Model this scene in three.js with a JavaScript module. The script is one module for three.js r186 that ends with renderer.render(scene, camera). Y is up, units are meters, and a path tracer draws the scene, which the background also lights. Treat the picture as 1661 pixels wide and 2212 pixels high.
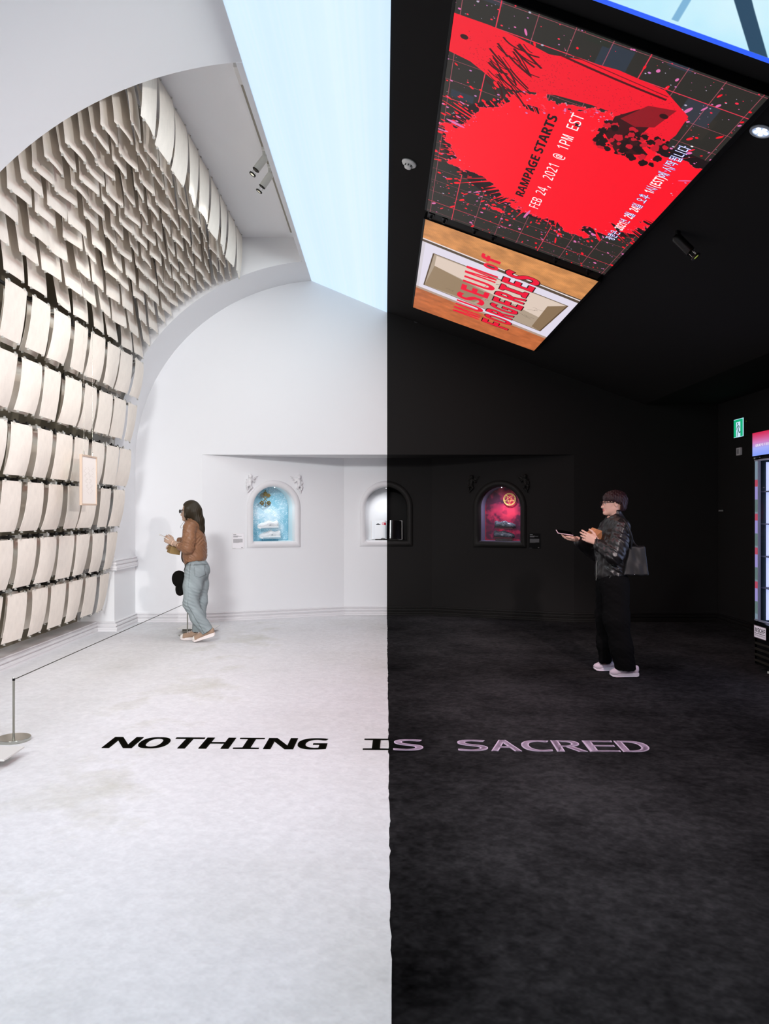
import * as THREE from 'three';
import { RoundedBoxGeometry } from 'three/addons/geometries/RoundedBoxGeometry.js';
import { mergeGeometries, mergeVertices, toCreasedNormals } from 'three/addons/utils/BufferGeometryUtils.js';
import { RectAreaLightUniformsLib } from 'three/addons/lights/RectAreaLightUniformsLib.js';
import { FontLoader } from 'three/addons/loaders/FontLoader.js';
RectAreaLightUniformsLib.init();

// ---------------------------------------------------------------- camera, exposure, large lights
const scene = new THREE.Scene();
scene.background = new THREE.Color(0x000000);
const EYE = 1.52, FOCAL = 1725;
const camera = new THREE.PerspectiveCamera(2 * Math.atan(1106 / FOCAL) * 180 / Math.PI, 1661 / 2212, 0.05, 60);
camera.position.set(0, EYE, 0);
camera.lookAt(0, EYE, -10);
const renderer = new THREE.WebGLRenderer({ antialias: true });
renderer.toneMapping = THREE.LinearToneMapping;
renderer.toneMappingExposure = 1;
renderer.shadowMap.enabled = true;

const SEAM = 0.036;                       // x of the line where white meets black
const D_BACK = 11.06, D_RECESS = 11.81, D_REAR = 4.2;     // distances of the back wall, its recess, and the wall behind the camera
const whiteCeil = (x) => 4.28 - 0.42 * (x - SEAM), blackCeil = (x) => 4.293 - 0.36 * (x - SEAM);
// the stretched luminous ceiling over the white half
const CEIL_L = -1.015, CEIL_LIGHT = 3.0, WASH = 0.32, PAPER_LIGHT = 0.27, SCREEN_LIGHT = 1.3;
{
  const len = D_BACK + D_REAR - 1.3, a = new THREE.Vector3(CEIL_L + 0.02, whiteCeil(CEIL_L + 0.02) - 0.03, 0), b = new THREE.Vector3(SEAM - 0.02, whiteCeil(SEAM - 0.02) - 0.03, 0);
  const l = new THREE.RectAreaLight(new THREE.Color().setRGB(0.88, 0.98, 1.0), CEIL_LIGHT, a.distanceTo(b), len);
  l.name = 'ceiling_light'; l.position.copy(a).add(b).multiplyScalar(0.5); l.position.z = (D_REAR - D_BACK) / 2 + 0.5;
  const n = new THREE.Vector3(-0.42, -1, 0).normalize();
  l.lookAt(l.position.clone().add(n)); l.rotation.setFromRotationMatrix(new THREE.Matrix4().makeBasis(b.clone().sub(a).normalize(), new THREE.Vector3().crossVectors(n.clone().negate(), b.clone().sub(a).normalize()), n.clone().negate()));
  scene.add(l);
}

// ---------------------------------------------------------------- helpers
const V = (x, y, z) => new THREE.Vector3(x, y, z), R = Math.PI / 180;
let seed = 7; const rnd = () => { seed = (seed * 16807) % 2147483647; return (seed - 1) / 2147483646; }, rr = (a, b) => a + (b - a) * rnd();
const taken = {};
const numbered = (n) => { const k = taken[n] = (taken[n] ?? -1) + 1; return k ? n + '_' + String(k).padStart(3, '0') : n; };
function mat(color, roughness = 0.85, o = {}) {
  return new THREE.MeshPhysicalMaterial({ color, roughness, specularIntensity: o.spec ?? 0.5, side: THREE.DoubleSide, ...o.m });
}
const cap = (geometry) => { if (!geometry.attributes.uv) geometry.setAttribute('uv', new THREE.Float32BufferAttribute(new Float32Array(geometry.attributes.position.count * 2), 2)); return geometry; };
function merged(list) {
  if (list.length === 1) return list[0];
  return mergeGeometries(list.map((g) => { g = cap(g.index ? g.toNonIndexed() : g); for (const k of Object.keys(g.attributes)) if (!['position', 'normal', 'uv'].includes(k)) g.deleteAttribute(k); return g; }));
}
function mesh(name, geometry, material, parent = scene) {
  const m = new THREE.Mesh(Array.isArray(geometry) ? merged(geometry) : geometry, material);
  m.name = parent === scene ? numbered(name) : name; m.castShadow = m.receiveShadow = true; parent.add(m); return m;
}
function tag(o, label, category, group) { o.userData.label = label; if (category) o.userData.category = category; if (group) o.userData.group = group; return o; }
function thing(name, label, category, x = 0, y = 0, z = 0, group) {
  const g = new THREE.Group(); g.name = numbered(name); g.position.set(x, y, z); scene.add(g); return tag(g, label, category, group);
}
function struct(name, geometry, material) { const m = mesh(name, geometry, material); m.userData.kind = 'structure'; return m; }
const box = (x0, x1, y0, y1, z0, z1) => new THREE.BoxGeometry(Math.abs(x1 - x0), Math.abs(y1 - y0), Math.abs(z1 - z0)).translate((x0 + x1) / 2, (y0 + y1) / 2, (z0 + z1) / 2);
const rbox = (w, h, d, r, x = 0, y = 0, z = 0, s = 2) => new RoundedBoxGeometry(w, h, d, s, r).translate(x, y, z);
const cyl = (r0, r1, h, n = 24) => new THREE.CylinderGeometry(r0, r1, h, n);
function shapeOf(pts, holes = []) { const s = new THREE.Shape(pts.map((p) => new THREE.Vector2(p[0], p[1]))); for (const h of holes) s.holes.push(h); return s; }
// extrude a profile in x-y from distance d0 to distance d1 (z = -d)
function alongDepth(shape, d0, d1, o = {}) { return new THREE.ExtrudeGeometry(shape, { depth: d1 - d0, bevelEnabled: false, curveSegments: 48, ...o }).translate(0, 0, -d1); }
const tube = (pts, r, seg = 24, rad = 8, closed = false) => new THREE.TubeGeometry(new THREE.CatmullRomCurve3(pts, closed), seg, r, rad, closed);
const rod = (a, b, r0, r1 = r0, n = 10) => { const g = cyl(r1, r0, a.distanceTo(b), n); g.applyQuaternion(new THREE.Quaternion().setFromUnitVectors(V(0, 1, 0), b.clone().sub(a).normalize())); const m = a.clone().add(b).multiplyScalar(0.5); return g.translate(m.x, m.y, m.z); };
// value noise, tiling
function noiseGrid(n, cells, seedN) {
  let s = seedN; const rn = () => { s = (s * 16807 + 11) % 2147483647; return s / 2147483647; };
  const g = Float32Array.from({ length: cells * cells }, rn), out = new Float32Array(n * n), sm = (t) => t * t * (3 - 2 * t);
  for (let y = 0; y < n; y++) for (let x = 0; x < n; x++) {
    const u = x / n * cells, v = y / n * cells, i = Math.floor(u), j = Math.floor(v), a = sm(u - i), b = sm(v - j), q = (p, r) => g[(r % cells) * cells + (p % cells)];
    out[y * n + x] = (q(i, j) * (1 - a) + q(i + 1, j) * a) * (1 - b) + (q(i, j + 1) * (1 - a) + q(i + 1, j + 1) * a) * b;
  }
  return out;
}
function fbm(n, base, octaves, seedN, gain = 0.5) {
  const out = new Float32Array(n * n); let amp = 1, tot = 0;
  for (let o = 0; o < octaves; o++) { const g = noiseGrid(n, Math.min(base << o, n), seedN + o * 77); for (let i = 0; i < out.length; i++) out[i] += g[i] * amp; tot += amp; amp *= gain; }
  for (let i = 0; i < out.length; i++) out[i] /= tot; return out;
}
function dataTex(n, fn, srgb = true, rep = 1) {
  const d = new Uint8Array(n * n * 4);
  for (let i = 0; i < n * n; i++) { const c = fn(i); for (let k = 0; k < 3; k++) d[i * 4 + k] = Math.max(0, Math.min(255, c[k])); d[i * 4 + 3] = 255; }
  const t = new THREE.DataTexture(d, n, n); t.wrapS = t.wrapT = THREE.RepeatWrapping; t.magFilter = THREE.LinearFilter; t.minFilter = THREE.LinearMipmapLinearFilter; t.generateMipmaps = true;
  if (srgb) t.colorSpace = THREE.SRGBColorSpace; t.repeat.set(rep, rep); t.needsUpdate = true; return t;
}
function canvasTex(w, h, draw) {
  const c = document.createElement('canvas'); c.width = w; c.height = h; const g = c.getContext('2d'); draw(g, w, h);
  const t = new THREE.CanvasTexture(c); t.colorSpace = THREE.SRGBColorSpace; t.anisotropy = 8; return t;
}

// ---------------------------------------------------------------- materials of the room
const wallGrain = fbm(256, 8, 5, 91), wallBump = dataTex(256, (i) => [wallGrain[i] * 255, 0, 0], false, 1.5);
const whitePaint = mat(new THREE.Color().setRGB(0.85, 0.855, 0.865), 0.8, { spec: 0.25, m: { bumpMap: wallBump, bumpScale: 0.0006 } });
const blackPaint = mat(new THREE.Color().setRGB(0.019, 0.018, 0.0175), 0.9, { spec: 0.08, m: { bumpMap: wallBump, bumpScale: 0.0006 } });
const whiteTrim = mat(new THREE.Color().setRGB(0.80, 0.79, 0.80), 0.55, { spec: 0.4 });
const blackTrim = mat(new THREE.Color().setRGB(0.014, 0.013, 0.012), 0.5, { spec: 0.25 });
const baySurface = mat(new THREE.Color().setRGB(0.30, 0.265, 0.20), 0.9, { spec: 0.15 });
const darkMetal = mat(0x15120e, 0.5, { spec: 0.4 }), steel = mat(0xb9bab2, 0.22, { m: { metalness: 1 } }), clipMetal = mat(0xd9d8d2, 0.3, { m: { metalness: 0.7 } });
const plasticWhite = mat(0xd8d6d2, 0.45), blackPlastic = mat(0x0b0b0c, 0.4, { spec: 0.3 });

// ---------------------------------------------------------------- the setting
const UNDER = -0.03;
struct('floor', box(-4.1, 5, -0.25, UNDER, D_REAR + 0.3, -12.6), mat(0x131212, 0.95, { spec: 0.05 }));
// carpets: two heightfields whose ragged edges meet along the seam
const seamX = (z) => SEAM - 0.016 * Math.max(0, (11 + z) / 8.5);           // the cut runs a hair off straight
const frayN = noiseGrid(512, 256, 5), frayL = noiseGrid(512, 40, 6);
const fray = (z) => { const k = ((Math.floor((z + 20) * 30) % 512) + 512) % 512; return (frayN[k * 512 + 3] - 0.5) * 0.010 + (frayL[k * 512 + 9] - 0.5) * 0.006; };
const cA = fbm(512, 3, 7, 21, 0.62), cB = fbm(512, 64, 3, 44, 0.8), cC = fbm(512, 2, 4, 63, 0.5);
const pileBump = dataTex(512, (i) => [cB[i] * 255, 0, 0], false, 1);
function carpetTex(dark) {
  return dataTex(512, (i) => {
    const big = cC[i] - 0.5, mid = cA[i] - 0.5, fine = cB[i] - 0.5;
    if (dark) { const v = 1 + big * 0.5 + mid * 1.1 + fine * 0.75; return [44 * v, 43 * v, 44 * v]; }
    const stain = Math.max(0, mid - 0.09) * 150 + Math.max(0, -big - 0.12) * 30;
    const v = 227 + big * 8 + mid * 11 + fine * 20; return [v - 2 - stain * 0.7, v - 2 - stain * 0.72, v - stain];
  }, true, 1);
}
function carpetGeometry(x0, x1, dark, y) {
  const nz = 560, xs = []; const cols = 28; const pos = [], uv = [], idx = [];
  for (let i = 0; i <= cols; i++) xs.push(i / cols);
  for (let j = 0; j <= nz; j++) {
    const z = D_REAR - (D_REAR + 12) * (j / nz), e = seamX(z) + fray(z);
    for (const t of xs) { const x = dark ? e - 0.002 + (x1 - e) * t * t : e + (x0 - e) * t * t; pos.push(x, y, z); uv.push(x / 2.6, z / 2.6); }
  }
  const w = cols + 1;
  for (let j = 0; j < nz; j++) for (let i = 0; i < cols; i++) { const a = j * w + i, b = a + 1, c = a + w, d = c + 1; dark ? idx.push(a, b, c, b, d, c) : idx.push(a, c, b, b, c, d); }
  // the cut edge
  const base = pos.length / 3;
  for (let j = 0; j <= nz; j++) { const k = j * w * 3; pos.push(pos[k], y, pos[k + 2], pos[k] + (dark ? 0.004 : -0.004), UNDER, pos[k + 2]); uv.push(0, 0, 0, 0); }
  for (let j = 0; j < nz; j++) { const a = base + j * 2; idx.push(a, a + 1, a + 2, a + 2, a + 1, a + 3); }
  const g = new THREE.BufferGeometry(); g.setAttribute('position', new THREE.Float32BufferAttribute(pos, 3)); g.setAttribute('uv', new THREE.Float32BufferAttribute(uv, 2)); g.setIndex(idx); g.computeVertexNormals(); return g;
}
const whiteCarpetMat = mat(0xffffff, 1, { spec: 0.05, m: { map: carpetTex(false), bumpMap: pileBump, bumpScale: 0.004 } });
const blackCarpetMat = mat(0xffffff, 1, { spec: 0.02, m: { map: carpetTex(true), bumpMap: pileBump, bumpScale: 0.006, sheen: 0.12, sheenRoughness: 0.6, sheenColor: new THREE.Color(0x8a8488) } });
function floorGroup(name, label) { const g = new THREE.Group(); g.name = name; g.userData.kind = 'structure'; g.userData.label = label; scene.add(g); return g; }
const whiteCarpet = floorGroup('floor_white_carpet', 'white deep-pile carpet with black lettering covering the left half of the floor');
mesh('pile', carpetGeometry(-3.95, 0, false, 0), whiteCarpetMat, whiteCarpet);
const blackCarpet = floorGroup('floor_black_carpet', 'black deep-pile carpet with pale lettering covering the right half of the floor');
mesh('pile', carpetGeometry(0, 4.75, true, -0.003), blackCarpetMat, blackCarpet);

// lettering woven into the carpets
{
  const font = await new FontLoader().loadAsync('fonts/droid/droid_sans_mono_regular.typeface.json');
  const words = 'NOTHING IS SACRED', pitch = 0.2085, capH = 0.243, u = V(1, 0, 0).applyAxisAngle(V(0, 1, 0), -1.35 * R);
  const ink = mat(0x12120c, 1, { spec: 0.03 }), pale = mat(0xd5bfd6, 1, { spec: 0.03 });
  const centre = V(-0.085, 0, -5.222);
  [...words].forEach((ch, i) => {
    if (ch === ' ') return;
    const shapes = font.generateShapes(ch, 1), g0 = new THREE.ExtrudeGeometry(shapes, { depth: 0.0035, bevelEnabled: false, curveSegments: 10 });
    g0.computeBoundingBox(); const b = g0.boundingBox, narrow = ch === 'I', wide = (narrow ? 0.150 : 0.178) / (b.max.x - b.min.x), high = capH / (b.max.y - b.min.y);
    g0.translate(-(b.min.x + b.max.x) / 2, -(b.min.y + b.max.y) / 2, 0).scale(wide, high, 1);
    // thicken strokes: a second, slightly shifted copy on each side
    const parts = [-0.008, 0, 0.008].map((o) => g0.clone().translate(o, 0, 0));
    const g = merged(parts).rotateX(-90 * R).rotateY(-1.35 * R);
    const dark = i < 9, at = centre.clone().addScaledVector(u, (i - 7.85) * pitch);
    g.translate(at.x, dark ? 0.0005 : -0.0025, at.z);
    mesh('letter', g, dark ? ink : pale, dark ? whiteCarpet : blackCarpet);
  });
}

// arch of the vaulted bay: half an ellipse over straight sides
const ARCH = { x: -0.8, y: 2.23, a: 2.65, b: 2.5 };
const archY = (x) => ARCH.y + ARCH.b * Math.sqrt(Math.max(0, 1 - ((x - ARCH.x) / ARCH.a) ** 2));
const D_NEAR = 5.68, D_FAR = 10.2;
function pierShape(right, outer, top) {
  const p = [[outer, -0.05], [-3.45, -0.05]];
  for (let i = 0; i <= 60; i++) { const a = Math.PI - (i / 60) * Math.PI / 2, x = ARCH.x + ARCH.a * Math.cos(a); if (x > right) break; p.push([x, ARCH.y + ARCH.b * Math.sin(a)]); }
  p.push([right, archY(right)], [right, top], [outer, top]); return shapeOf(p);
}
const smooth = (g) => toCreasedNormals(g, 0.5);
struct('wall_left_far_pier', smooth(alongDepth(pierShape(-1.012, -4.1, 5.3), D_FAR, D_BACK + 0.3)), whitePaint);
struct('wall_left_near_pier', smooth(alongDepth(pierShape(-1.012, -4.1, 5.3), -D_REAR, D_NEAR)), whitePaint);
struct('trim_1', alongDepth(shapeOf([[-1.058, 4.715], [-1.012, 4.715], [-1.012, 5.3], [-1.058, 5.3]]), D_NEAR, D_FAR), whitePaint);
struct('ceiling_bay_soffit', alongDepth(shapeOf([[-4.1, 5.03], [-1.05, 5.03], [-1.05, 5.3], [-4.1, 5.3]]), D_NEAR, D_FAR), whitePaint);
{
  const pts = [[-3.93, -0.05], [-3.9, 0.8], [-3.82, 1.6], [-3.72, 2.5], [-3.6, 3.2], [-3.45, 3.75], [-3.2, 4.35], [-2.85, 4.8], [-2.5, 5.06]].map((p) => new THREE.Vector2(...p));
  const c = new THREE.SplineCurve(pts).getPoints(40), inner = c.map((p) => [p.x, p.y]);
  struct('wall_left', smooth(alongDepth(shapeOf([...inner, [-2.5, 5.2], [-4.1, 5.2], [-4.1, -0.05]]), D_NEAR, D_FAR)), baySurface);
}
// back wall: flush upper panel over a recess of three facets
const RIGHT = 4.62, RECESS_Y = 2.315, A = [-2.523, D_BACK], B = [-0.60, D_RECESS], C = [0.70, D_RECESS], D = [2.626, D_BACK];
struct('wall_back_white', [box(-4.1, SEAM, RECESS_Y, 5.3, -D_BACK, -12.9), box(-4.1, A[0], -0.05, RECESS_Y, -D_BACK, -12.9)], whitePaint);
struct('wall_back_black', [box(SEAM, 5, RECESS_Y, 5.3, -D_BACK, -12.9), box(D[0], 5, -0.05, RECESS_Y, -D_BACK, -12.9)], blackPaint);
// facets carry arched niches
const NICHE = { w: 0.60, sill: 1.10, spring: 1.584 };
function nicheHole(cx, w = NICHE.w, grow = 0) {
  const h = new THREE.Path(), r = w / 2 + grow; h.moveTo(cx - r, NICHE.sill - grow); h.lineTo(cx + r, NICHE.sill - grow); h.lineTo(cx + r, NICHE.spring);
  h.absarc(cx, NICHE.spring, r, 0, Math.PI, false); h.lineTo(cx - r, NICHE.sill - grow); return h;
}
const facetFrame = (P, Q) => { const a = V(P[0], 0, -P[1]), b = V(Q[0], 0, -Q[1]), u = b.clone().sub(a), L = u.length(); u.normalize(); const n = V(0, 1, 0).cross(u).negate(); return { a, u, L, n: V(-u.z, 0, u.x), m: new THREE.Matrix4().makeBasis(u, V(0, 1, 0), V(-u.z, 0, u.x)).setPosition(a) }; };
const F1 = facetFrame(A, B), F2 = facetFrame(B, C), F3 = facetFrame(C, D);
const facet = (F, s0, s1, hole) => new THREE.ExtrudeGeometry(shapeOf([[s0, -0.05], [s1, -0.05], [s1, RECESS_Y + 0.02], [s0, RECESS_Y + 0.02]], hole ? [hole] : []), { depth: 0.12, bevelEnabled: false, curveSegments: 40 }).translate(0, 0, -0.12).applyMatrix4(F.m);
const N1 = 0.490 * F1.L, N2 = 0.027 - B[0], N3 = 0.4923 * F3.L, SPLIT = SEAM - B[0];
struct('wall_recess_left', facet(F1, 0, F1.L + 0.02, nicheHole(N1)), whitePaint);
struct('wall_recess_right', facet(F3, -0.02, F3.L, nicheHole(N3)), blackPaint);
function halfHole(cx, w, x0, x1) { // part of the arched opening that falls between x0 and x1, as an outline
  const r = w / 2, pts = []; for (let i = 0; i <= 64; i++) { const a = Math.PI * (1 - i / 64), x = cx + r * Math.cos(a); if (x >= x0 && x <= x1) pts.push([x, NICHE.spring + r * Math.sin(a)]); }
  return pts;
}
{
  const w = 0.61, r = w / 2, topAt = (x) => NICHE.spring + Math.sqrt(r * r - (x - N2) ** 2);
  const left = halfHole(N2, w, -9, SPLIT), right = halfHole(N2, w, SPLIT, 9), top = RECESS_Y + 0.02;
  const ex = (pts) => new THREE.ExtrudeGeometry(shapeOf(pts), { depth: 0.12, bevelEnabled: false }).translate(0, 0, -0.12).applyMatrix4(F2.m);
  struct('wall_recess_middle_white', ex([[-0.02, -0.05], [SPLIT, -0.05], [SPLIT, NICHE.sill], [N2 - r, NICHE.sill], ...left, [SPLIT, topAt(SPLIT)], [SPLIT, top], [-0.02, top]]), whitePaint);
  struct('wall_recess_middle_black', ex([[F2.L + 0.02, -0.05], [F2.L + 0.02, top], [SPLIT, top], [SPLIT, topAt(SPLIT)], ...right, [N2 + r, NICHE.sill], [SPLIT, NICHE.sill], [SPLIT, -0.05]]), blackPaint);
}
// right wall, wall behind the camera, ceilings
struct('wall_right', box(RIGHT, RIGHT + 0.3, -0.05, 5.3, D_REAR + 0.3, -12.9), blackPaint);
struct('wall_rear_white', box(-4.1, SEAM, -0.05, 5.3, D_REAR, D_REAR + 0.3), whitePaint);
struct('wall_rear_black', box(SEAM, 5, -0.05, 5.3, D_REAR, D_REAR + 0.3), blackPaint);
struct('ceiling_black', alongDepth(shapeOf([[SEAM, blackCeil(SEAM)], [3.6, blackCeil(3.6)], [RIGHT + 0.1, blackCeil(3.6)], [RIGHT + 0.1, 5.3], [SEAM, 5.3]]), -D_REAR, D_BACK), blackPaint);
{
  const bands = canvasTex(1024, 64, (g, w, h) => { // faint lengthwise bands of a stretched membrane
    g.fillStyle = '#fff'; g.fillRect(0, 0, w, h);
    const n = noiseGrid(1024, 64, 8), n2 = noiseGrid(1024, 9, 18);
    for (let x = 0; x < w; x++) { const v = 0.965 + (n[x + 4096] - 0.5) * 0.03 + (n2[x + 4096] - 0.5) * 0.04; g.fillStyle = `rgb(${255 * v},${255 * (v * 0.6 + 0.4)},255)`; g.fillRect(x, 0, 1, h); }
  });
  const glow = new THREE.MeshStandardMaterial({ color: 0x8a98a0, roughness: 0.9, emissive: new THREE.Color().setRGB(0.655, 0.80, 0.92), emissiveIntensity: 1, emissiveMap: bands });
  const p = thing('luminous_ceiling_panel', 'long pale blue luminous stretch ceiling sloping over the white half', 'ceiling light', 0, 0, 0);
  const g = alongDepth(shapeOf([[CEIL_L + 0.008, whiteCeil(CEIL_L + 0.008)], [SEAM - 0.002, whiteCeil(SEAM - 0.002)], [SEAM - 0.002, 4.8], [CEIL_L + 0.008, 4.8]]), -D_REAR + 0.01, D_BACK - 0.012);
  const pos = g.attributes.position, uv = []; for (let i = 0; i < pos.count; i++) uv.push((pos.getX(i) + 1.02) / 1.06, pos.getZ(i) / 16);
  g.setAttribute('uv', new THREE.Float32BufferAttribute(uv, 2)); mesh('membrane', g, glow, p);
  struct('ceiling_white', alongDepth(shapeOf([[-1.2, 5.1], [SEAM, 4.81], [SEAM, 5.3], [-1.2, 5.3]]), -D_REAR, D_BACK), whitePaint);
}
// baseboards and chair rail: a moulded profile swept along the foot of the walls with mitred corners
const mould = (h, out) => { const p = [[0, 0], [out * 0.9, 0], [out * 0.9, h * 0.16], [out, h * 0.2], [out, h * 0.38], [out * 0.5, h * 0.44], [out * 0.5, h * 0.53], [out * 0.86, h * 0.57], [out * 0.86, h * 0.74], [out * 0.3, h * 0.8], [out * 0.3, h * 0.87], [out * 0.62, h * 0.91], [out * 0.55, h * 0.98], [0, h]]; return p; };
function sweep(path, profile, y0) { // path: [x, d] points walked with the room on the right-hand side when facing forward; offset goes into the room
  const pts = path.map((p) => new THREE.Vector2(p[0], -p[1])), offs = [];
  for (let i = 0; i < pts.length; i++) {
    const a = pts[Math.max(0, i - 1)], b = pts[i], c = pts[Math.min(pts.length - 1, i + 1)];
    const n1 = b.clone().sub(a).normalize(), n2 = c.clone().sub(b).normalize(); if (i === 0) n1.copy(n2); if (i === pts.length - 1) n2.copy(n1);
    const p1 = new THREE.Vector2(-n1.y, n1.x), p2 = new THREE.Vector2(-n2.y, n2.x), m = p1.clone().add(p2).normalize(); offs.push(m.multiplyScalar(1 / Math.max(0.3, m.dot(p1))));
  }
  const pos = [], idx = [], k = profile.length;
  for (let s = 0; s + 1 < pts.length; s++) for (let j = 0; j + 1 < k; j++) {
    const q = (i, jj) => [pts[i].x + offs[i].x * profile[jj][0], y0 + profile[jj][1], pts[i].y + offs[i].y * profile[jj][0]], o = pos.length / 3;
    pos.push(...q(s, j), ...q(s + 1, j), ...q(s, j + 1), ...q(s + 1, j + 1)); idx.push(o, o + 1, o + 2, o + 2, o + 1, o + 3);
  }
  const g = new THREE.BufferGeometry(); g.setAttribute('position', new THREE.Float32BufferAttribute(pos, 3)); g.setIndex(idx); g.computeVertexNormals(); return g;
}
const BB = mould(0.125, 0.052).map((p) => [-p[0], p[1]]);
struct('baseboard_left', [sweep([[-3.69, D_NEAR], [-3.69, D_FAR], [-3.45, D_FAR], [-3.45, D_BACK], A, B, [SEAM, D_RECESS]].map((p) => p), BB.map((p) => [-p[0], p[1]]), 0), box(-3.95, -3.689, -0.02, 0.122, -D_NEAR, -D_FAR)], whiteTrim);
struct('baseboard_right', sweep([[SEAM, D_RECESS], C, D, [RIGHT, D_BACK], [RIGHT, -D_REAR]], BB.map((p) => [-p[0], p[1]]), 0), blackTrim);
struct('trim_2', sweep([[-3.95, D_FAR], [-3.45, D_FAR], [-3.45, D_BACK]], mould(0.135, 0.045), 0.775), whiteTrim);

// ---------------------------------------------------------------- hanging paper sheets in the bay
const rowBottoms = [[-3.524, 0.294], [-3.436, 0.812], [-3.355, 1.342], [-3.272, 1.847], [-3.182, 2.405], [-3.098, 2.945], [-3.044, 3.468], [-2.943, 3.621], [-2.855, 3.778], [-2.762, 3.917],
  [-2.694, 4.001], [-2.607, 4.106], [-2.522, 4.168], [-2.429, 4.216], [-2.355, 4.270], [-2.274, 4.317], [-2.179, 4.359], [-2.090, 4.404], [-1.998, 4.441], [-1.911, 4.465], [-1.815, 4.478]];
const ORD = ['first', 'second', 'third', 'fourth', 'fifth', 'sixth', 'seventh', 'eighth', 'ninth', 'tenth', 'eleventh', 'twelfth', 'thirteenth', 'fourteenth', 'fifteenth'];
const paperN = fbm(256, 6, 6, 301, 0.6);
const paperTex = dataTex(256, (i) => { const v = 1 + (paperN[i] - 0.5) * 0.07, s = paperN[(i * 7 + 991) % 65536] > 0.79 ? 0.93 : 1; return [242 * v * s, 234 * v * s, 223 * v * s]; }, true, 1);
const paper = mat(0xffffff, 0.9, { spec: 0.12, m: { map: paperTex } });
const SHEET_W = 0.38;
function sheetGeometry(h, lean, k) { // a sheet clipped at its corners: bowed, a little twisted, its lower edge wavy
  const g = new THREE.BoxGeometry(0.0022, h, SHEET_W, 1, 12, 8), p = g.attributes.position; let s = 1000 + k * 371; const q = () => { s = (s * 16807) % 2147483647; return s / 2147483647; };
  q(); const bow = 0.002 + 0.014 * q(), belly = 0.55 + 0.25 * q(), wave = (q() - 0.5) * 0.035, ph = q() * 6.28, curl = 0.002 + 0.008 * q(), twist = (q() - 0.5) * 0.04, foot = 0.004 + 0.026 * q(), skew = (q() - 0.5) * 0.035;
  for (let i = 0; i < p.count; i++) {
    const v = Math.min(1, Math.max(0, (p.getY(i) + h / 2) / h)), w = p.getZ(i) / SHEET_W; // v: 0 bottom .. 1 top
    const x = p.getX(i) - lean * v + bow * Math.sin(Math.PI * Math.pow(1 - v, belly)) - foot * Math.pow(1 - v, 4) + wave * Math.sin(w * 4 + ph) * (1 - v) * 0.8 + curl * (1 - 4 * w * w) * Math.sin(Math.PI * Math.min(1, v + 0.25)) + twist * w * (1 - v);
    p.setXYZ(i, x, v * h - 0.01 * Math.sin(Math.PI * v), p.getZ(i) + skew * (1 - v) * Math.sin(3 * v));
  }
  g.computeVertexNormals(); return toCreasedNormals(g, 1);
}
const VAR = 7, wallSheets = [], vaultSheets = [], lastSheets = [];
for (let k = 0; k < VAR; k++) { wallSheets.push(sheetGeometry(0.455, -0.05, k)); vaultSheets.push(sheetGeometry(0.53, 0.10, k + 20)); lastSheets.push(sheetGeometry(0.545, 0.0, k + 40)); }
const clipGeo = merged([new THREE.BoxGeometry(0.012, 0.02, 0.014), new THREE.CylinderGeometry(0.006, 0.006, 0.02, 8).rotateZ(90 * R).translate(0.004, -0.006, 0)]);
function addSheet(geos, k, x, y, z, label, group, turn) {
  const t = thing('paper_sheet', label, 'paper sheet', x, y, z, group); t.rotation.y = turn;
  const g = geos[k]; mesh('paper', g, paper, t);
  g.computeBoundingBox(); const h = g.boundingBox.max.y, p = g.attributes.position;
  for (const [yy, ww] of [[0, -1], [0, 1], [1, -1], [1, 1]]) { // a small metal clip at every corner, set where the corner really is
    let best = 1e9, at = null; for (let i = 0; i < p.count; i++) { const e = Math.abs(p.getY(i) - (yy ? h : 0)) + Math.abs(p.getZ(i) - ww * SHEET_W * 0.42); if (e < best) { best = e; at = [p.getX(i), p.getY(i), p.getZ(i)]; } }
    mesh('clip', clipGeo, clipMetal, t).position.set(at[0], at[1] + (yy ? 0.004 : -0.004), at[2]);
  }
}
const seen = (x, y, d) => { // in the frame, and not hidden behind the near arch
  const px = 830.5 + FOCAL * x / d, py = 1106 - FOCAL * (y - EYE) / d; if (px < -6 || py < -6) return false;
  const s = D_NEAR / d; return !(EYE + (y - EYE) * s > archY(x * s) || x * s < -3.45);
};
const colD = (k) => 5.95 + 0.475 * k;         // near edge of each column
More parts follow.
